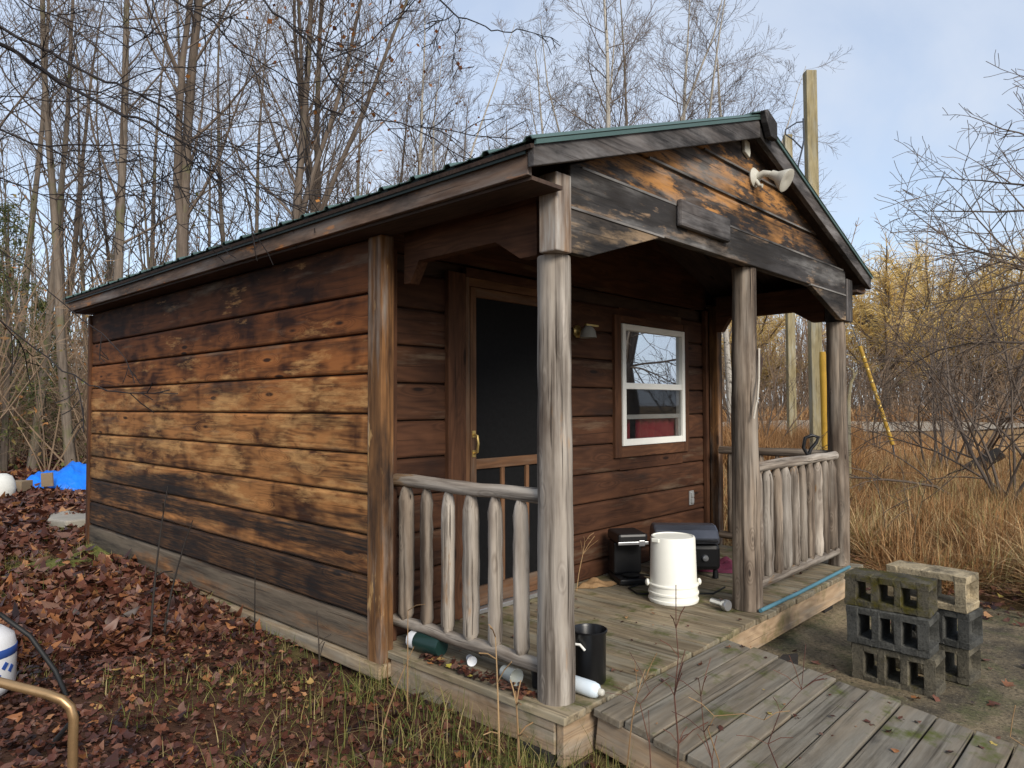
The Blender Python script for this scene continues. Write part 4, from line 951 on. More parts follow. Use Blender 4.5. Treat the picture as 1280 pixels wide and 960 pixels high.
# short grass by the cabin base
x, y = scat(110000, -2.3, 1.2, -1.6, 6.0)
edge = np.exp(-np.clip(-.16-x, 0, 9)/.22)*(y < 6)+np.exp(-np.clip(np.abs(x+.3), 0, 9)/.35)*(y < 1.1)*.9+(y < -.15)*.35*(x > -.6)
keep = ~inside_footprint(x, y) & (npr.random(len(x)) < np.clip(edge*.62+.33*(clump_noise(x, y, 1.9) > .62), 0, 1)*(.25+.75*clump_noise(x, y, 2.3))) & ~((x > .05) & (y > -.2)) & (np.hypot(x-CAM[0], y-CAM[1]) > 1.)
x, y = x[keep], y[keep]
blades('grass', x, y, hgt(x, y)-.005, npr.uniform(.03, .12, len(x))*(1+.8*(y < 1)), npr.uniform(.003, .006, len(x)), M['grass'], 'short green and straw grass along the base of the cabin', 'grass', bend=.8)
# dry field grass on the right
def field(n, d0, d1, p0, p1):
    px = npr.uniform(p0, p1, n); dd = d0*(d1/d0)**npr.random(n)
    vx = fw[0]+RR[0]*(px-640)/F; vy = fw[1]+RR[1]*(px-640)/F; l = np.hypot(vx, vy); return CAM[0]+vx/l*dd, CAM[1]+vy/l*dd, dd
cx_, cy_, cd_ = field(2600, 5.4, 14, 860, 1420)
def padmask(x, y): return ((x-.2*y < 4.2+.25*np.sin(y*5)) & (y < .6)) | inside_footprint(x, y) | (x < W+.5)
kp = ~padmask(cx_, cy_); cx_, cy_, cd_ = cx_[kp], cy_[kp], cd_[kp]
nb_ = 46; cx2 = np.repeat(cx_, nb_); cy2 = np.repeat(cy_, nb_); sz_ = np.repeat(npr.uniform(.5, 1.25, len(cx_)), nb_); tn = np.repeat(npr.normal(.5, .27, len(cx_)), nb_); ln = np.repeat(npr.normal(3.6, 1.2, len(cx_)), nb_); gr = np.repeat(npr.random(len(cx_)) < .13, nb_)
ra = npr.uniform(0, 2*np.pi, len(cx2)); rr_ = np.abs(npr.normal(0, .11, len(cx2)))*sz_
x = cx2+rr_*np.cos(ra); y = cy2+rr_*np.sin(ra); kp = ~padmask(x, y)
dirs = np.where(npr.random(len(x)) < .6, ra, ln+npr.normal(0, .5, len(x)))
rn = np.clip(tn+npr.normal(0, .16, len(x)), 0, .93); rn = np.where(gr, npr.uniform(.94, 1, len(x)), rn)
blades('dry_grass', x[kp], y[kp], (hgt(x, y)-.01)[kp], (npr.uniform(.22, .5, len(x))*sz_)[kp], npr.uniform(.005, .012, int(kp.sum())), M['drygrass'], 'tall drooping tan dead grass right of the porch', 'grass', bend=1.05, rnd=rn[kp], dirb=dirs[kp], segs=4)
x, y, dd = field(60000, 12, 27.6, 830, 1440)
big = np.sin(x*.7+np.sin(y*.9))*np.sin(y*.8+1)
blades('dry_grass', x, y, hgt(x, y)-.01, npr.uniform(.12, .3, len(x))*(1+.3*big), npr.uniform(.012, .026, len(x)), M['drygrass'], 'dry tan grass field reaching to the gravel road', 'grass', bend=.7, rnd=np.clip(.55+.25*big+npr.normal(0, .2, len(x)), 0, .9), segs=2)
x, y, dd = field(26000, 11, 21, 850, 1075)
cl = clump_noise(x, y, .8)
blades('dry_grass', x, y, hgt(x, y)-.01, npr.uniform(.5, 1.05, len(x))*(.45+.7*cl), npr.uniform(.008, .018, len(x)), M['drygrass'], 'tall orange brown reeds seen through the porch opening', 'grass', bend=.4, rnd=np.clip(.42+npr.normal(0, .17, len(x)), 0, .9))
x, y, dd = field(40000, 36, 70, 800, 1480)
blades('dry_grass', x, y, hgt(x, y)-.01, npr.uniform(.4, 1.1, len(x)), npr.uniform(.04, .09, len(x)), M['drygrass'], 'pale grass meadow beyond the gravel road', 'grass', bend=.5, rnd=np.clip(npr.normal(.45, .2, len(x)), 0, .9), segs=2)
# individual dead stalks
def stalk(pts, label, name='dead_weed', mat='stalk', r=.004, group='dead weed stalks around the cabin', side=0, seed=0):
    q = random.Random(seed); mb = MB(); P = [Vector(p) for p in pts]
    mb.tube(P, [r*(1-.6*i/(len(P)-1)) for i in range(len(P))], 5)
    for _ in range(side):
        i = q.randrange(1, len(P)); b = P[i]; L = q.uniform(.05, .16)
        e = b+Vector((q.uniform(-1, 1), q.uniform(-1, 1), q.uniform(.2, 1.2))).normalized()*L; mb.tube([b, (b+e)/2+Vector((0, 0, .01)), e], r*.5, 4)
    tag(mb.build(name, M[mat]), label, 'weed', group)
def vst(x, y, h, lx, ly): z = gz(x, y); return [(x+lx*f**1.5, y+ly*f**1.5, z-.01+h*f*(1-.12*f)) for f in (0, .2, .4, .6, .8, 1)]
stalk(vst(-.75, 2.35, .95, .30, .55), 'tall dark weed stalk leaning against the left wall', mat='stalkd', r=.008, side=2, seed=1)
stalk(vst(-.70, 2.3, .7, .35, .45), 'shorter dark weed stalk with white tip by left wall', mat='stalkd', r=.008, side=1, seed=2)
stalk(vst(-.28, 2.05, .5, .01, .02), 'thin black weed stalk upright in front of the grey bottom board', mat='stalkd', r=.005, side=2, seed=3)
stalk(vst(-.24, 1.42, .36, .0, .03), 'short black weed stem close to cabin front corner', mat='stalkd', r=.005, side=2, seed=4)
stalk(vst(-.22, .86, .42, -.02, -.02), 'straight straw stem rising past left end of bottom rail', r=.004, seed=5)
stalk(vst(-.26, .66, .5, .05, .06), 'pale straw stem bent over the bottom rail', r=.004, side=1, seed=6)
stalk(vst(-.22, .12, .55, .02, .04), 'tall tan weed stalk in front of the last left balusters', r=.005, side=5, seed=7)
stalk(vst(-.21, .02, .36, -.02, .0), 'curled tan weed stalk close to the front log post', r=.006, side=5, seed=8)
stalk(vst(-.5, .55, .34, .35, .2), 'long straw blade arching over the deck side board', r=.004, seed=9)
stalk(vst(1.50, -.16, .0001+.5, .0, .0) if False else [(1.42, 1.0, 0.002), (1.42, .98, .12), (1.45, .97, .24), (1.46, .96, .32)], 'small red brown dried weed on deck behind the front post', r=.003, side=9, seed=10)
stalk([(.03, -.32, gz(.03, -.32)), (.05, -.34, .0), (.06, -.36, .1), (.05, -.4, .16)], 'thin branching weed growing beside the ramp corner', r=.003, side=7, seed=11)
stalk([(.6, -1.62, rz(-1.62)-.2), (.6, -1.6, -.05), (.58, -1.55, .08), (.5, -1.5, .14)], 'wispy dry weed poking up at lower end of ramp', r=.003, side=7, seed=12)

def pst(pp, d): return [tuple(at(a, b, d)) for a, b in pp]
stalk(pst([(846, 985), (848, 930), (843, 870), (848, 820), (845, 785)], 2.35), 'reddish seeded weed standing in front of the ramp left edge', mat='weedr', r=.0035, side=12, seed=21)
stalk(pst([(893, 1000), (890, 950), (880, 915), (876, 870)], 2.3), 'short forked reddish weed right of the seeded weed', mat='weedr', r=.003, side=8, seed=22)
stalk(pst([(905, 1000), (898, 950), (885, 912), (893, 895), (930, 892), (955, 900)], 2.3), 'looping straw weed bending over the ramp boards', r=.0025, side=3, seed=23)
stalk(pst([(985, 990), (960, 930), (975, 890), (1002, 862)], 2.35), 'dark seed stem lying across the ramp middle', mat='weedr', r=.0025, side=9, seed=24)
stalk(pst([(815, 990), (812, 930), (800, 880), (812, 865)], 2.4), 'thin bent weed close to ramp corner post', mat='weedr', r=.0025, side=5, seed=25)
mb = MB(); c_ = (1.72, -.28); 
vs = [(c_[0]+(.05+.02*math.sin(3*t_))*math.cos(t_)*(1.9), c_[1]-(.04)*math.sin(t_)*1.2+.02*math.cos(t_), -.262+hh) for hh in (-.01, .035, .05) for t_ in [2*PI*i/14 for i in range(14)]]
mb.add(vs, [(j*14+i, j*14+(i+1) % 14, (j+1)*14+(i+1) % 14, (j+1)*14+i) for j in range(2) for i in range(14)]+[tuple(range(28, 42))])
tag(mb.build('wood_chunk', M['charred'], smooth=True), 'dark lump of rotten wood on gravel left of the block stacks', 'debris')
# ---------------------------------------------------------------- trees
def rdir(d, ang, q):
    d = Vector(d); a = d.orthogonal().normalized(); b = d.cross(a); th_ = q.uniform(0, 2*PI)
    return (d*math.cos(ang)+(a*math.cos(th_)+b*math.sin(th_))*math.sin(ang)).normalized()
MINR = .0028
def limb(mb, p, d, L, r, lev, q, ns, up, wig, sides, child, cang, tips):
    P = [Vector(p)]; dd = Vector(d).normalized()
    for i in range(ns):
        dd = (dd+Vector((q.gauss(0, wig), q.gauss(0, wig), q.gauss(0, wig)+up))).normalized(); P.append(P[-1]+dd*(L/ns))
    R_ = [max(MINR, r*(1-.82*i/ns)) for i in range(ns+1)]
    mb.tube(P, R_, sides[lev], cap=False, rnd=q.random())
    if tips is not None and lev == 2: tips.append(P[-1])
    if lev < 2:
        for c in range(child[lev]):
            f = .22+.75*(c+q.random()*.8)/child[lev]; i = min(int(f*ns), ns-1); b = P[i]+(P[i+1]-P[i])*(f*ns-i)
            e = (P[i+1]-P[i]).normalized()
            limb(mb, b, rdir(e, q.uniform(*cang), q), L*q.uniform(.32, .58)*(1.15-.6*f), R_[i]*.6, lev+1, q, max(2, ns-2), up, wig*1.1, sides, child, cang, tips)
def make_tree(seed, H, r0, start=.35, nprim=20, pang=(.5, 1.), plen=.28, up=.06, wig=.09, lean=(0, 0), fork=0, child=(7, 5), sides=(5, 3, 3), tips=None):
    q = random.Random(seed); tr = MB(); cr = MB(); ns = 14; P = [Vector((0, 0, -.15))]; d = Vector((lean[0], lean[1], 1)).normalized()
    for i in range(ns):
        d = (d+Vector((q.gauss(0, .022), q.gauss(0, .022), .04))).normalized(); P.append(P[-1]+d*(H/ns))
    R_ = [r0*(1.25 if i == 0 else 1)*(1-.88*(i/ns)**1.1) for i in range(ns+1)]
    tr.tube(P, R_, 9, wob=.05)
    stems = [(P, R_)]
    for k_ in range(fork):
        i = q.randint(2, 5); dd = rdir(d, q.uniform(.18, .4), q); PP = [P[i]]; n2 = ns-i
        for j in range(n2):
            dd = (dd+Vector((q.gauss(0, .05), q.gauss(0, .05), .08))).normalized(); PP.append(PP[-1]+dd*(H/ns*.95))
        R2 = [R_[i]*.72*(1-.88*j/n2) for j in range(n2+1)]; tr.tube(PP, R2, 8, wob=.05); stems.append((PP, R2))
    for (PP, R2) in stems:
        n2 = len(PP)-1; m_ = nprim if PP is P else nprim//2; s0 = start if PP is P else .15
        for c in range(m_):
            f = s0+(1-s0)*((c+q.random())/m_)**.9; f = min(f, .985); i = min(int(f*n2), n2-1); b = PP[i]+(PP[i+1]-PP[i])*(f*n2-i)
            e = (PP[i+1]-PP[i]).normalized()
            limb(cr, b, rdir(e, q.uniform(*pang), q), H*plen*q.uniform(.55, 1.1)*(1.12-.75*(f-s0)/(1-s0)), R2[i]*.33, 0, q, 6, up, wig, sides, child, (.4, .95), tips)
    return tr, cr
TREES = 'bare trees standing behind the cabin'
def mesh_of(mb, name, mat, smooth=True):
    o = mb.build(name, M[mat], smooth=smooth); return o
class Kind:
    pass
def tree_kind(kname, bark, twig, orange=0, **k):
    tips = [] if orange else None
    tr, cr = make_tree(tips=tips, **k)
    K = Kind(); K.name = kname; K.used = False
    K.parts = [(tr, 'trunk', bark), (cr, 'crown', twig)]; K.objs = None; K.tips = tips; K.orange = orange; K.seed = k['seed']
    return K
def leaf_tris(tips, n, size, seed, spread=.35):
    q = random.Random(seed); mb = MB()
    for _ in range(n):
        p = q.choice(tips)+Vector((q.gauss(0, spread), q.gauss(0, spread), q.gauss(0, spread))); a = Vector((q.gauss(0, 1), q.gauss(0, 1), q.gauss(0, 1))).normalized(); b = a.orthogonal().normalized()*size*q.uniform(.5, 1.1); a = a*size*q.uniform(.6, 1.2)
        mb.add([p-a, p+b, p+a, p-b], [(0, 1, 2, 3)])
    return mb
def plant(K, x, y, label, rotz=0, s=1., cat='tree', group=TREES, sz=None):
    z = gz(x, y); root = thing(K.name, label, cat, (0, 0, 0), group)
    if K.objs is None:
        K.objs = []
        for mb, nm, mt in K.parts: K.objs.append(mb.build(nm, M[mt], root, smooth=True))
        if K.orange: K.objs.append(leaf_tris(K.tips, K.orange, .05, K.seed).build('leaves', M['oranleaf'], root))
    else:
        for o in K.objs:
            c = o.copy(); COL.objects.link(c); c.parent = root
    root.location = (x, y, z); root.rotation_euler = (0, 0, rotz); root.scale = (s, s, sz or s)
    return root
MINR = .0036
KA = tree_kind('bare_tree', 'bark', 'twig', seed=21, H=14, r0=.098, start=.3, nprim=24, child=(8, 7))
KB = tree_kind('bare_tree', 'barkd', 'twig', seed=22, H=15, r0=.125, start=.28, nprim=24, fork=1, plen=.28, child=(8, 7))
KC = tree_kind('bare_tree', 'bark', 'twig', seed=23, H=13, r0=.085, start=.35, nprim=20, lean=(.05, .03), plen=.22, child=(7, 6))
KD = tree_kind('bare_tree', 'barkd', 'twig', seed=24, H=12, r0=.105, start=.2, nprim=26, fork=2, pang=(.35, .8), orange=170, child=(7, 6))
KE = tree_kind('birch_tree', 'birch', 'twig', seed=25, H=15, r0=.14, start=.3, nprim=26, fork=1, pang=(.6, 1.15), plen=.27, child=(9, 7), up=.04)
KF = tree_kind('birch_tree', 'birch', 'twig', seed=26, H=13.5, r0=.11, start=.25, nprim=28, fork=2, pang=(.6, 1.15), plen=.3, child=(8, 7), up=.03)
MINR = .0028
left = [ # px, distance, kind, scale, label
    (40, 17, KC, 1.0, 'slender bare tree leaning left at far left of the woods'), (92, 16, KC, 1.1, 'thin bare tree second from left edge of the woods'),
    (138, 14.5, KA, 1.0, 'pale grey bare tree above the rear corner of cabin roof'), (222, 14, KB, 1.05, 'thickest dark trunked tree behind cabin left roof end'),
    (248, 18, KC, .95, 'thin tree close to right of the thickest dark trunk'), (184, 21, KA, .9, 'slim tree left of the thickest dark trunk'),
    (293, 19, KC, 1., 'narrow pale tree between thick dark trunk and leafy forked tree'), (352, 13.5, KD, 1., 'forked tree with orange leaves clinging, nearer of two'),
    (322, 22, KA, .95, 'distant slim tree left of the orange leaved forked tree'), (408, 15.5, KD, 1.05, 'forked tree with orange leaves right of the nearer one'),
    (440, 21, KA, .9, 'grey tree behind middle of the roof slope'), (520, 17.5, KF, .85, 'many stemmed tree above middle of the roof eave'),
    (487, 20, KD, .85, 'bushy orange flecked tree left of the many stemmed tree'), (575, 24, KA, .85, 'faint distant tree above front end of roof eave'),
    (690, 22, KF, .95, 'forked pale birch left above the front gable roof'), (748, 24, KE, .95, 'straight birch left of the white trunked birch'),
    (775, 20, KE, 1.0, 'brightest white trunked birch above the gable'), (800, 23, KC, 1.15, 'brown trunk close to the right of the white birch'),
    (850, 21, KE, .9, 'leaning birch above the middle of gable roof'), (912, 20, KF, .86, 'spreading birch nearest to the roof peak'),
    (630, 30, KA, .95, 'small distant tree behind the front roof corner'), (70, 24, KB, .9, 'dark tree deep in the woods at far left'),
    (-40, 15, KA, 1., 'grey tree just past left edge of the picture'), (380, 25, KB, .85, 'dark distant tree between the two orange leaved trees'),
    (265, 27, KA, .95, 'far slender tree seen over rear half of the roof'), (118, 27, KC, 1.1, 'far thin tree above the roof rear corner'), (8, 20, KC, 1.1, 'thin tree at the left edge of picture'), (545, 28, KB, .8, 'dark distant tree behind the many stemmed tree')]
for i, (px, d, K, s, lab) in enumerate(left):
    x, y = bear(px, d); plant(K, x, y, lab, rotz=i*2.399, s=s)
# trees off to the right: seen mirrored in the window
for i, (x, y, K) in enumerate(((9.5, -4.2, KB), (8.2, -2.9, KD), (13, -6.5, KA))):
    plant(K, x, y, ['bare tree mirrored in middle of the upper window pane', 'forked tree mirrored in right of upper window pane', 'far bare tree mirrored in the upper window pane'][i], rotz=i*1.7, s=.85, group='bare trees mirrored in the window')
# small evergreens at far left
def evergreen(px, d, H, label, seed):
    q = random.Random(seed); x, y = bear(px, d); root = thing('evergreen_tree', label, 'tree', (x, y, gz(x, y)), 'evergreens at the left edge of the woods')
    mb = MB(); mb.tube([(x, y, gz(x, y)-.1), (x+.05, y, gz(x, y)+H*.5), (x, y, gz(x, y)+H)], [.07, .045, .01], 7); mb.build('trunk', M['barkd'], root, smooth=True)
    n = 4200; V = np.zeros((n, 3, 3)); k_ = 0; nb = 70; per = n//nb
    for b in range(nb):
        f = q.random()**.8; zz = .12*H+f*H*.88; L = (1-f)*H*.30*q.uniform(.5, 1.15)+.12; a = q.uniform(0, 2*PI); dz = -.15*L
        t_ = npr.random(per)**.7; c = np.stack([x+math.cos(a)*L*t_, y+math.sin(a)*L*t_, gz(x, y)+zz+dz*t_**2], 1)+npr.normal(0, .05+.05*L, (per, 3))
        v1 = npr.normal(0, 1, (per, 3)); v1 /= np.linalg.norm(v1, axis=1)[:, None]; v2 = npr.normal(0, 1, (per, 3)); v2 /= np.linalg.norm(v2, axis=1)[:, None]
        V[b*per:(b+1)*per, 0] = c-v1*.05; V[b*per:(b+1)*per, 1] = c+v1*.05; V[b*per:(b+1)*per, 2] = c+v2*.022
    o = big_mesh('crown', V.reshape(-1, 3), [np.arange(n*3).reshape(n, 3)], M['needle'], rnd=np.repeat(npr.random(n), 3)); o.parent = root; o.location = -Vector(root.location)
evergreen(6, 16.5, 5.2, 'green conifer at the left edge of the picture', 3)
evergreen(52, 19, 3.6, 'small thin green conifer above the blue tarp', 5)
evergreen(-35, 19, 5.8, 'taller conifer half cut by the left picture edge', 7)

# far woods as one mass
def far_wood(name, label, n, p0, p1, d0, d1, H0, H1, bark, seed, twiggy=1., cat='woods', shrub=False, nbr=(9, 15)):
    q = random.Random(seed); mb = MB()
    for _ in range(n):
        px = q.uniform(p0, p1); d = d0+(d1-d0)*q.random()**.9; x, y = bear(px, d); z = gz(x, y); H = q.uniform(H0, H1)
        for st in range(q.randint(3, 6) if shrub else 1):
            P = [Vector((x, y, z-.1))]; dd = Vector((q.gauss(0, .35 if shrub else .06), q.gauss(0, .35 if shrub else .06), 1)).normalized()
            for i in range(6):
                dd = (dd+Vector((q.gauss(0, .08), q.gauss(0, .08), .02))).normalized(); P.append(P[-1]+dd*H/6)
            r = H*.0058*q.uniform(.7, 1.4)*(.7 if shrub else 1); w0 = max(.006, d*.00022)
            mb.tube(P, [max(w0, r*(1-.85*i/6)) for i in range(7)], 4 if not shrub else 3, cap=False, rnd=q.random())
            for b in range(q.randint(*nbr)):
                f = q.uniform(.15 if shrub else .2, .97); i = min(int(f*6), 5); b0 = P[i]+(P[i+1]-P[i])*(f*6-i); L = H*q.uniform(.1, .28)*(1.15-f)
                e = rdir(dd, q.uniform(.4, 1.1), q); p1_ = b0+e*L*.5+Vector((0, 0, L*.04)); p2_ = p1_+(e+Vector((q.gauss(0, .25), q.gauss(0, .25), .15))).normalized()*L*.5
                mb.tube([b0, p1_, p2_], [max(w0*.8, r*.35), max(w0*.7, r*.22), w0*.55], 3, cap=False, rnd=q.random())
                for c in range(int(3*twiggy)):
                    s0 = q.choice((p1_, p2_, (b0+p1_)/2)); e2 = rdir(e, q.uniform(.4, 1.), q); mb.tube([s0, s0+e2*L*q.uniform(.2, .5)], [w0*.6, w0*.4], 3, cap=False, rnd=q.random())
    return tag(mb.build(name, M[bark]), label, cat, None, 'stuff')
far_wood('far_woods', 'dense grey bare woods behind the cabin', 300, -140, 720, 23, 46, 5, 12.5, 'bark', 31, twiggy=1, nbr=(12, 20))
far_wood('undergrowth', 'tangled brown saplings under the trees at left', 230, -120, 420, 15, 28, 1.5, 5.5, 'twigt', 32, shrub=True, nbr=(6, 10))
far_wood('far_woods', 'low grey wood line beyond the field at right', 440, 800, 1500, 46, 80, 8, 13.5, 'twigt', 33, twiggy=1, nbr=(14, 20))
far_wood('thicket', 'brown twiggy thicket across the road at right', 190, 830, 1480, 36, 50, 4, 8, 'twigt', 34, shrub=True, nbr=(7, 11))
far_wood('thicket', 'low reddish brush between field and road at right', 60, 860, 1440, 20, 28, 1., 2.2, 'twigt', 35, shrub=True, nbr=(5, 9))
n = 16000; px_ = npr.uniform(-120, 430, n); dd = npr.uniform(15, 27, n); vx = fw[0]+RR[0]*(px_-640)/F; vy = fw[1]+RR[1]*(px_-640)/F; l_ = np.hypot(vx, vy)
x = CAM[0]+vx/l_*dd; y = CAM[1]+vy/l_*dd; cn = clump_noise(x, y, .9); zz = 4.8*npr.random(n)**1.4*(.3+.9*cn); kp = npr.random(n) < cn
x, y, zz, cn = x[kp], y[kp], zz[kp], cn[kp]
leaf_mesh('undergrowth_leaves', x, y, hgt(x, y)+zz, npr.uniform(.03, .065, len(x)), M['under'], False, 'sparse green and rusty leaves on the saplings at left', 'leaves', tilt=1.2, rnd=np.clip(.5+.4*np.sin(x*1.1+y*.6)+npr.normal(0, .2, len(x)), 0, 1))
# golden willows
def willow(px, d, H, Wd, label, seed):
    q = random.Random(seed); x, y = bear(px, d); z = gz(x, y); root = thing('willow_tree', label, 'tree', (x, y, z), 'golden willows beyond the road')
    mb = MB(); P = [Vector((x+q.gauss(0, .1), y, z-.1+H*.5*i/5)) for i in range(6)]; mb.tube(P, [.28, .25, .22, .2, .17, .14], 8); 
    cr = MB(); top = P[-1]; limbs = []
    for k_ in range(26):
        e = Vector((q.gauss(0, .6), q.gauss(0, .6), q.uniform(.3, 1.2))).normalized(); L = H*.5*q.uniform(.6, 1.1); s0 = P[q.randint(2, 5)]
        pts = [s0, s0+e*L*.5, s0+e*L+Vector((0, 0, L*.08))]; mb.tube(pts, [.09, .06, .03], 5, cap=False); limbs.append(pts)
    mb.build('trunk', M['barkd'], root, smooth=True)
    for k_ in range(4600):
        pts = q.choice(limbs); f = q.uniform(.3, 1); b = pts[0]+(pts[1]-pts[0])*min(1, f*2) if f < .5 else pts[1]+(pts[2]-pts[1])*(f*2-1)
        e = Vector((q.gauss(0, .55), q.gauss(0, .55), q.uniform(.1, 1.))).normalized(); L = q.uniform(.5, 1.5)
        cr.tube([b, b+e*L*.6, b+e*L*.9+Vector((0, 0, -.2*L))], [.012, .010, .007], 3, cap=False)
    cr.build('crown', M['willow'], root)
willow(1108, 40, 9.6, 5, 'yellowest golden willow close to the roof edge at right', 41)
willow(1168, 46, 11.2, 5, 'taller golden willow right of the yellowest one', 42)
willow(1245, 44, 9.2, 5, 'rightmost golden willow near the right picture edge', 44)
willow(940, 46, 8.5, 5, 'pale golden willow seen through the porch opening', 43)
# dark shrubs in the middle distance on the right
def shrub(px, d, H, n, label, seed, mat='barkd', spread=.5, child=(7, 4), arch=.0, lean=0, r_s=.006):
    q = random.Random(seed); x, y = bear(px, d); root = thing('bare_shrub', label, 'shrub', (x, y, gz(x, y)), 'bare shrubs in the dry grass')
    mb = MB()
    for k_ in range(n):
        e = Vector((q.gauss(0, spread), q.gauss(0, spread), 1)); e = e+Vector((-RR[0]*lean, -RR[1]*lean, 0)); e.normalize()
        limb(mb, (x+q.gauss(0, .12), y+q.gauss(0, .12), gz(x, y)-.05), e, H*q.uniform(.7, 1.15), r_s*H*q.uniform(.7, 1.3), 0, q, 8, .01-arch*q.random(), .10, (6, 4, 3), child, (.35, .9), None)
    mb.build('branches', M[mat], root, smooth=True)
shrub(1255, 9.5, 3.2, 8, 'large dark arching shrub with many stems at right edge', 51, mat='twig', spread=.55, arch=.09, lean=.25, child=(9, 5))
shrub(1175, 12.5, 3.0, 8, 'dark spindly shrub left of the large arching shrub', 52, mat='twig', spread=.4, arch=.04)
shrub(1215, 16, 3.6, 9, 'brown shrub behind the leaning log', 53, mat='twig', spread=.45, arch=.03)
shrub(1135, 7.4, 1.0, 2, 'thin upright sapling growing behind the tan concrete block', 54, spread=.12, child=(4, 2))
shrub(1330, 12, 3.6, 6, 'tall dark shrub beyond right picture edge', 55, mat='twig', spread=.5, arch=.05, lean=.15)
shrub(955, 15, 2.6, 9, 'brown shrub seen between middle post and cabin wall', 56, mat='twig', spread=.45)
shrub(1095, 19, 2.8, 9, 'twiggy shrub behind the yellow wire guard', 57, mat='twig', spread=.45)
# tree at the right edge reaching in
q = random.Random(77); x, y = bear(1405, 8.6); zt = gz(x, y)
root = thing('orchard_tree', 'bare fruit tree reaching thin branches in from right edge', 'tree', (x, y, zt))
mb = MB(); TP = [Vector((x+.03*i*(-1)**i, y+.02*i, zt-.1+.62*i)) for i in range(7)]; mb.tube(TP, [.13, .115, .10, .09, .075, .06, .04], 9, wob=.06); mb.build('trunk', M['barkd'], root, smooth=True)
mb = MB(); lft = Vector((-RR[0], -RR[1], 0))
for k_ in range(13):
    i = q.randint(3, 6); e = (lft*q.uniform(.5, 1)+Vector((q.gauss(0, .45), q.gauss(0, .45), q.uniform(-.1, .75)))).normalized()
    limb(mb, TP[i], e, q.uniform(1.1, 2.3), .016, 0, q, 8, -.015, .09, (5, 4, 3), (12, 4), (.5, 1.1), None)
mb.build('crown', M['twig'], root, smooth=True)
# overhanging tree at the upper left
root_xy = bear(-420, 4.6); zt = gz(*root_xy)
root = thing('overhanging_tree', 'black bare branches hanging across the sky at upper left', 'tree', (*root_xy, zt))
mb = MB(); TP = [Vector((root_xy[0]+.05*math.sin(i), root_xy[1]+.04*i, zt-.15+.75*i)) for i in range(9)]; mb.tube(TP, [.17, .15, .14, .13, .12, .10, .09, .07, .05], 10, wob=.05); mb.build('trunk', M['barkd'], root, smooth=True)
cr = MB(); q = random.Random(5)
def hang(pp, r0, dep, src=None, tw=12, tl=.5):
    pts = [Vector(at(a, b, dep+.12*math.sin(i*1.3))) for i, (a, b) in enumerate(pp)]
    if src is not None: pts = [TP[src], (TP[src]+pts[0])/2+Vector((0, 0, .12))]+pts
    # smooth a bit with midpoint jitter
    P = []
    for i in range(len(pts)-1):
        P.append(pts[i]); 
        for f in (.33, .66): P.append(pts[i]+(pts[i+1]-pts[i])*f+Vector((q.gauss(0, .008), q.gauss(0, .008), q.gauss(0, .008))))
    P.append(pts[-1]); n = len(P); R_ = [max(.0035, r0*HR*(1-.8*i/(n-1))) for i in range(n)]; cr.tube(P, R_, 6, cap=False)
    for k_ in range(int(tw*.7)):
        i = q.randint(n//4, n-2); e = (P[i+1]-P[i]).normalized()
        limb(cr, P[i], rdir(e, q.uniform(.35, .9), q), tl*q.uniform(.5, 1.5), max(.0028, R_[i]*.5), 1, q, 5, -.02, .13, (4, 4, 3), (5, 5), (.4, .9), None)
    limb(cr, P[-1], (P[-1]-P[-2]), .3, R_[-1], 1, q, 4, 0, .12, (4, 4, 3), (4, 4), (.4, .9), None)
HR = .55
hang([(0, 33), (67, 67), (133, 103), (173, 117), (213, 140), (253, 167), (317, 200)], .022, 4.0, 4, 20)
hang([(0, 55), (40, 80), (90, 110), (133, 133), (187, 153), (233, 180), (290, 210), (347, 248)], .026, 3.8, 4, 18)
hang([(0, 162), (60, 183), (100, 208), (140, 225), (173, 247)], .016, 4.1, 3, 14)
hang([(60, 183), (133, 182), (177, 180), (217, 190)], .01, 4.1, None, 7)
hang([(0, 222), (37, 238), (83, 250), (127, 267)], .013, 4.2, 3, 10)
hang([(-30, -160), (60, -70), (217, 0), (267, 27), (300, 63), (347, 90), (383, 117)], .018, 4.0, 6, 16)
hang([(40, -190), (180, -100), (330, 0), (367, 37), (403, 77), (423, 110), (463, 152), (500, 153), (543, 173)], .017, 3.9, 7, 12, .4)
hang([(423, 110), (432, 135), (405, 150)], .006, 3.9, None, 3, .2)
hang([(403, 77), (450, 60), (500, 22), (530, -5)], .009, 3.9, None, 6, .35)
hang([(180, -240), (400, -110), (550, 0), (573, 22), (607, 33), (630, 40), (655, 38)], .015, 4.0, 8, 6, .25)
hang([(573, 22), (572, 40), (568, 57)], .004, 4.0, None, 0)
hang([(0, 400), (60, 447), (112, 482), (150, 490)], .007, 3.4, 2, 4, .3)
hang([(-60, -60), (40, 10), (120, 35), (160, 60), (190, 40)], .014, 4.2, 6, 18)
hang([(0, 120), (90, 127), (133, 112), (200, 85)], .009, 4.2, 4, 8)
hang([(-20, 300), (30, 330), (80, 380), (150, 440)], .006, 4.6, 2, 4, .3)
cr.build('crown', M['twigb'], root, smooth=True)

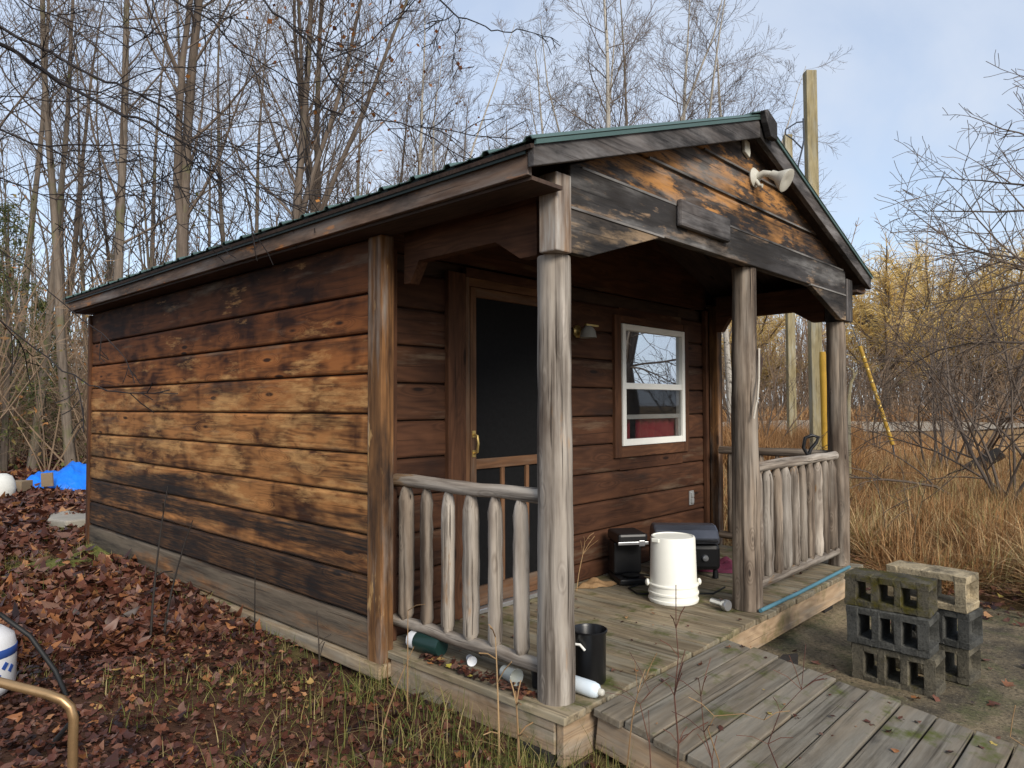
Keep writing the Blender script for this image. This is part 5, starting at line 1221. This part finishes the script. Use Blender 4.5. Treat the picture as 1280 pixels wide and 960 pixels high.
# ---------------------------------------------------------------- poles, guy wire, logs on the right
def gp(px, d): x, y = bear(px, d); return Vector((x, y, gz(x, y)))
b = gp(1020, 13.2); th = thing('utility_pole', 'tall square treated wood pole with dangling cable behind porch', 'pole', b)
top = 6.95; mb = MB(); mb.beam(b-Vector((0, 0, .3)), b+Vector((.02, .03, top)), .185, .16, (-fw[0], -fw[1], 0), .4); mb.build('post', M['pole'], th, bevel=.012)
mb = MB(); lf = Vector((-RR[0], -RR[1], 0)); p0 = b+lf*.12
def lp(px, py): return Vector(at(px+1, py, 12.0))
mb.tube([lp(1003, 148), lp(1004, 175), lp(1002, 185), lp(997, 205), lp(995, 235)], .014, 6); mb.tube([lp(1004, 152), lp(995, 153), lp(981, 162), lp(981, 168), lp(990, 174), lp(1002, 186)], .012, 6); mb.build('cable', M['wire'], th, smooth=True)
b = gp(989, 17); th = thing('utility_pole', 'shorter wooden pole beyond the tall square one', 'pole', b)
mb = MB(); mb.beam(b-Vector((0, 0, .3)), b+Vector((0, 0, 7.2)), .17, .15, (-fw[0], -fw[1], 0), .5); mb.build('post', M['pole'], th, bevel=.012)
b = gp(1030, 12.6); th = thing('yellow_guard', 'yellow plastic guard strapped beside the tall pole', 'guard', b)
mb = MB(); mb.tube([b+Vector((0, 0, .45)), b+Vector((0, 0, 1.2)), b+Vector((-.02, 0, 1.9)), b+Vector((-.04, 0, 2.05))], [.055, .06, .065, .045], 12, wob=.1); mb.build('sleeve', M['yellow'], th, smooth=True)
a0 = Vector(at(1116, 556, 12.6)); a1 = Vector(at(1075, 433, 13.1)); th = thing('guy_wire', 'yellow striped guy wire guard slanting in the dry grass', 'guy wire', (a0.x, a0.y, gz(a0.x, a0.y)))
mb = MB(); n_ = 9
mb.tube([a0, a1], .034, 10); mb.build('guard_tube', M['yellow'], th, smooth=True)
mb = MB(); mb.tube([Vector((a0.x, a0.y, gz(a0.x, a0.y)-.05))+(a0-a1).normalized()*.3, a0], .014, 6); mb.tube([a1, gp(989, 17)+Vector((0, 0, 6.5))], .008, 5); mb.build('wire', M['wire'], th, smooth=True)
mb = MB()
for i in range(1, 8): c = a0+(a1-a0)*(i/8); mb.tube([c, c+(a1-a0).normalized()*.03], .037, 10)
mb.build('stripes', M['brass'], th, smooth=True)
b = gp(1060, 10.4); th = thing('forked_stick', 'pale forked stick beside the far right log post', 'stick', b)
mb = MB(); mb.tube([b-Vector((0, 0, .1)), Vector(at(1061, 500, 9.4)), Vector(at(1064, 478, 9.4)), Vector(at(1072, 463, 9.4))], [.022, .022, .02, .012], 7, wob=.08); mb.tube([Vector(at(1063, 482, 9.4)), Vector(at(1068, 470, 9.4)), Vector(at(1066, 462, 9.4)), Vector(at(1058, 458, 9.4))], [.016, .015, .013, .008], 7, wob=.08); mb.build('stick', M['pole'], th, smooth=True)
mb = MB(); P = [Vector(at(a_, c_, 10.2)) for a_, c_ in ((1160, 618), (1185, 602), (1215, 585), (1250, 567))]; mb.tube(P, [.05, .075, .085, .09], 10, wob=.1); mb.tube([P[2]-Vector((0, 0, .5)), P[2]], [.06, .045], 8, wob=.1); tag(mb.build('fallen_log', M['charred'], smooth=True), 'dark rotten log leaning up out of the dry grass', 'log')
mb = MB(); P = [Vector(at(a_, c_, 8.0)) for a_, c_ in ((1224, 690), (1224, 660), (1222, 640), (1221, 626))]; mb.tube(P, [.09, .055, .045, .03], 9, wob=.16); mb.tube([Vector(at(1190, 640, 8.0)), Vector(at(1205, 650, 8.0)), Vector(at(1222, 655, 8.0))], [.025, .035, .04], 8, wob=.15); tag(mb.build('tree_stump', M['charred'], smooth=True), 'jagged black stump in the dry grass below the leaning log', 'stump')
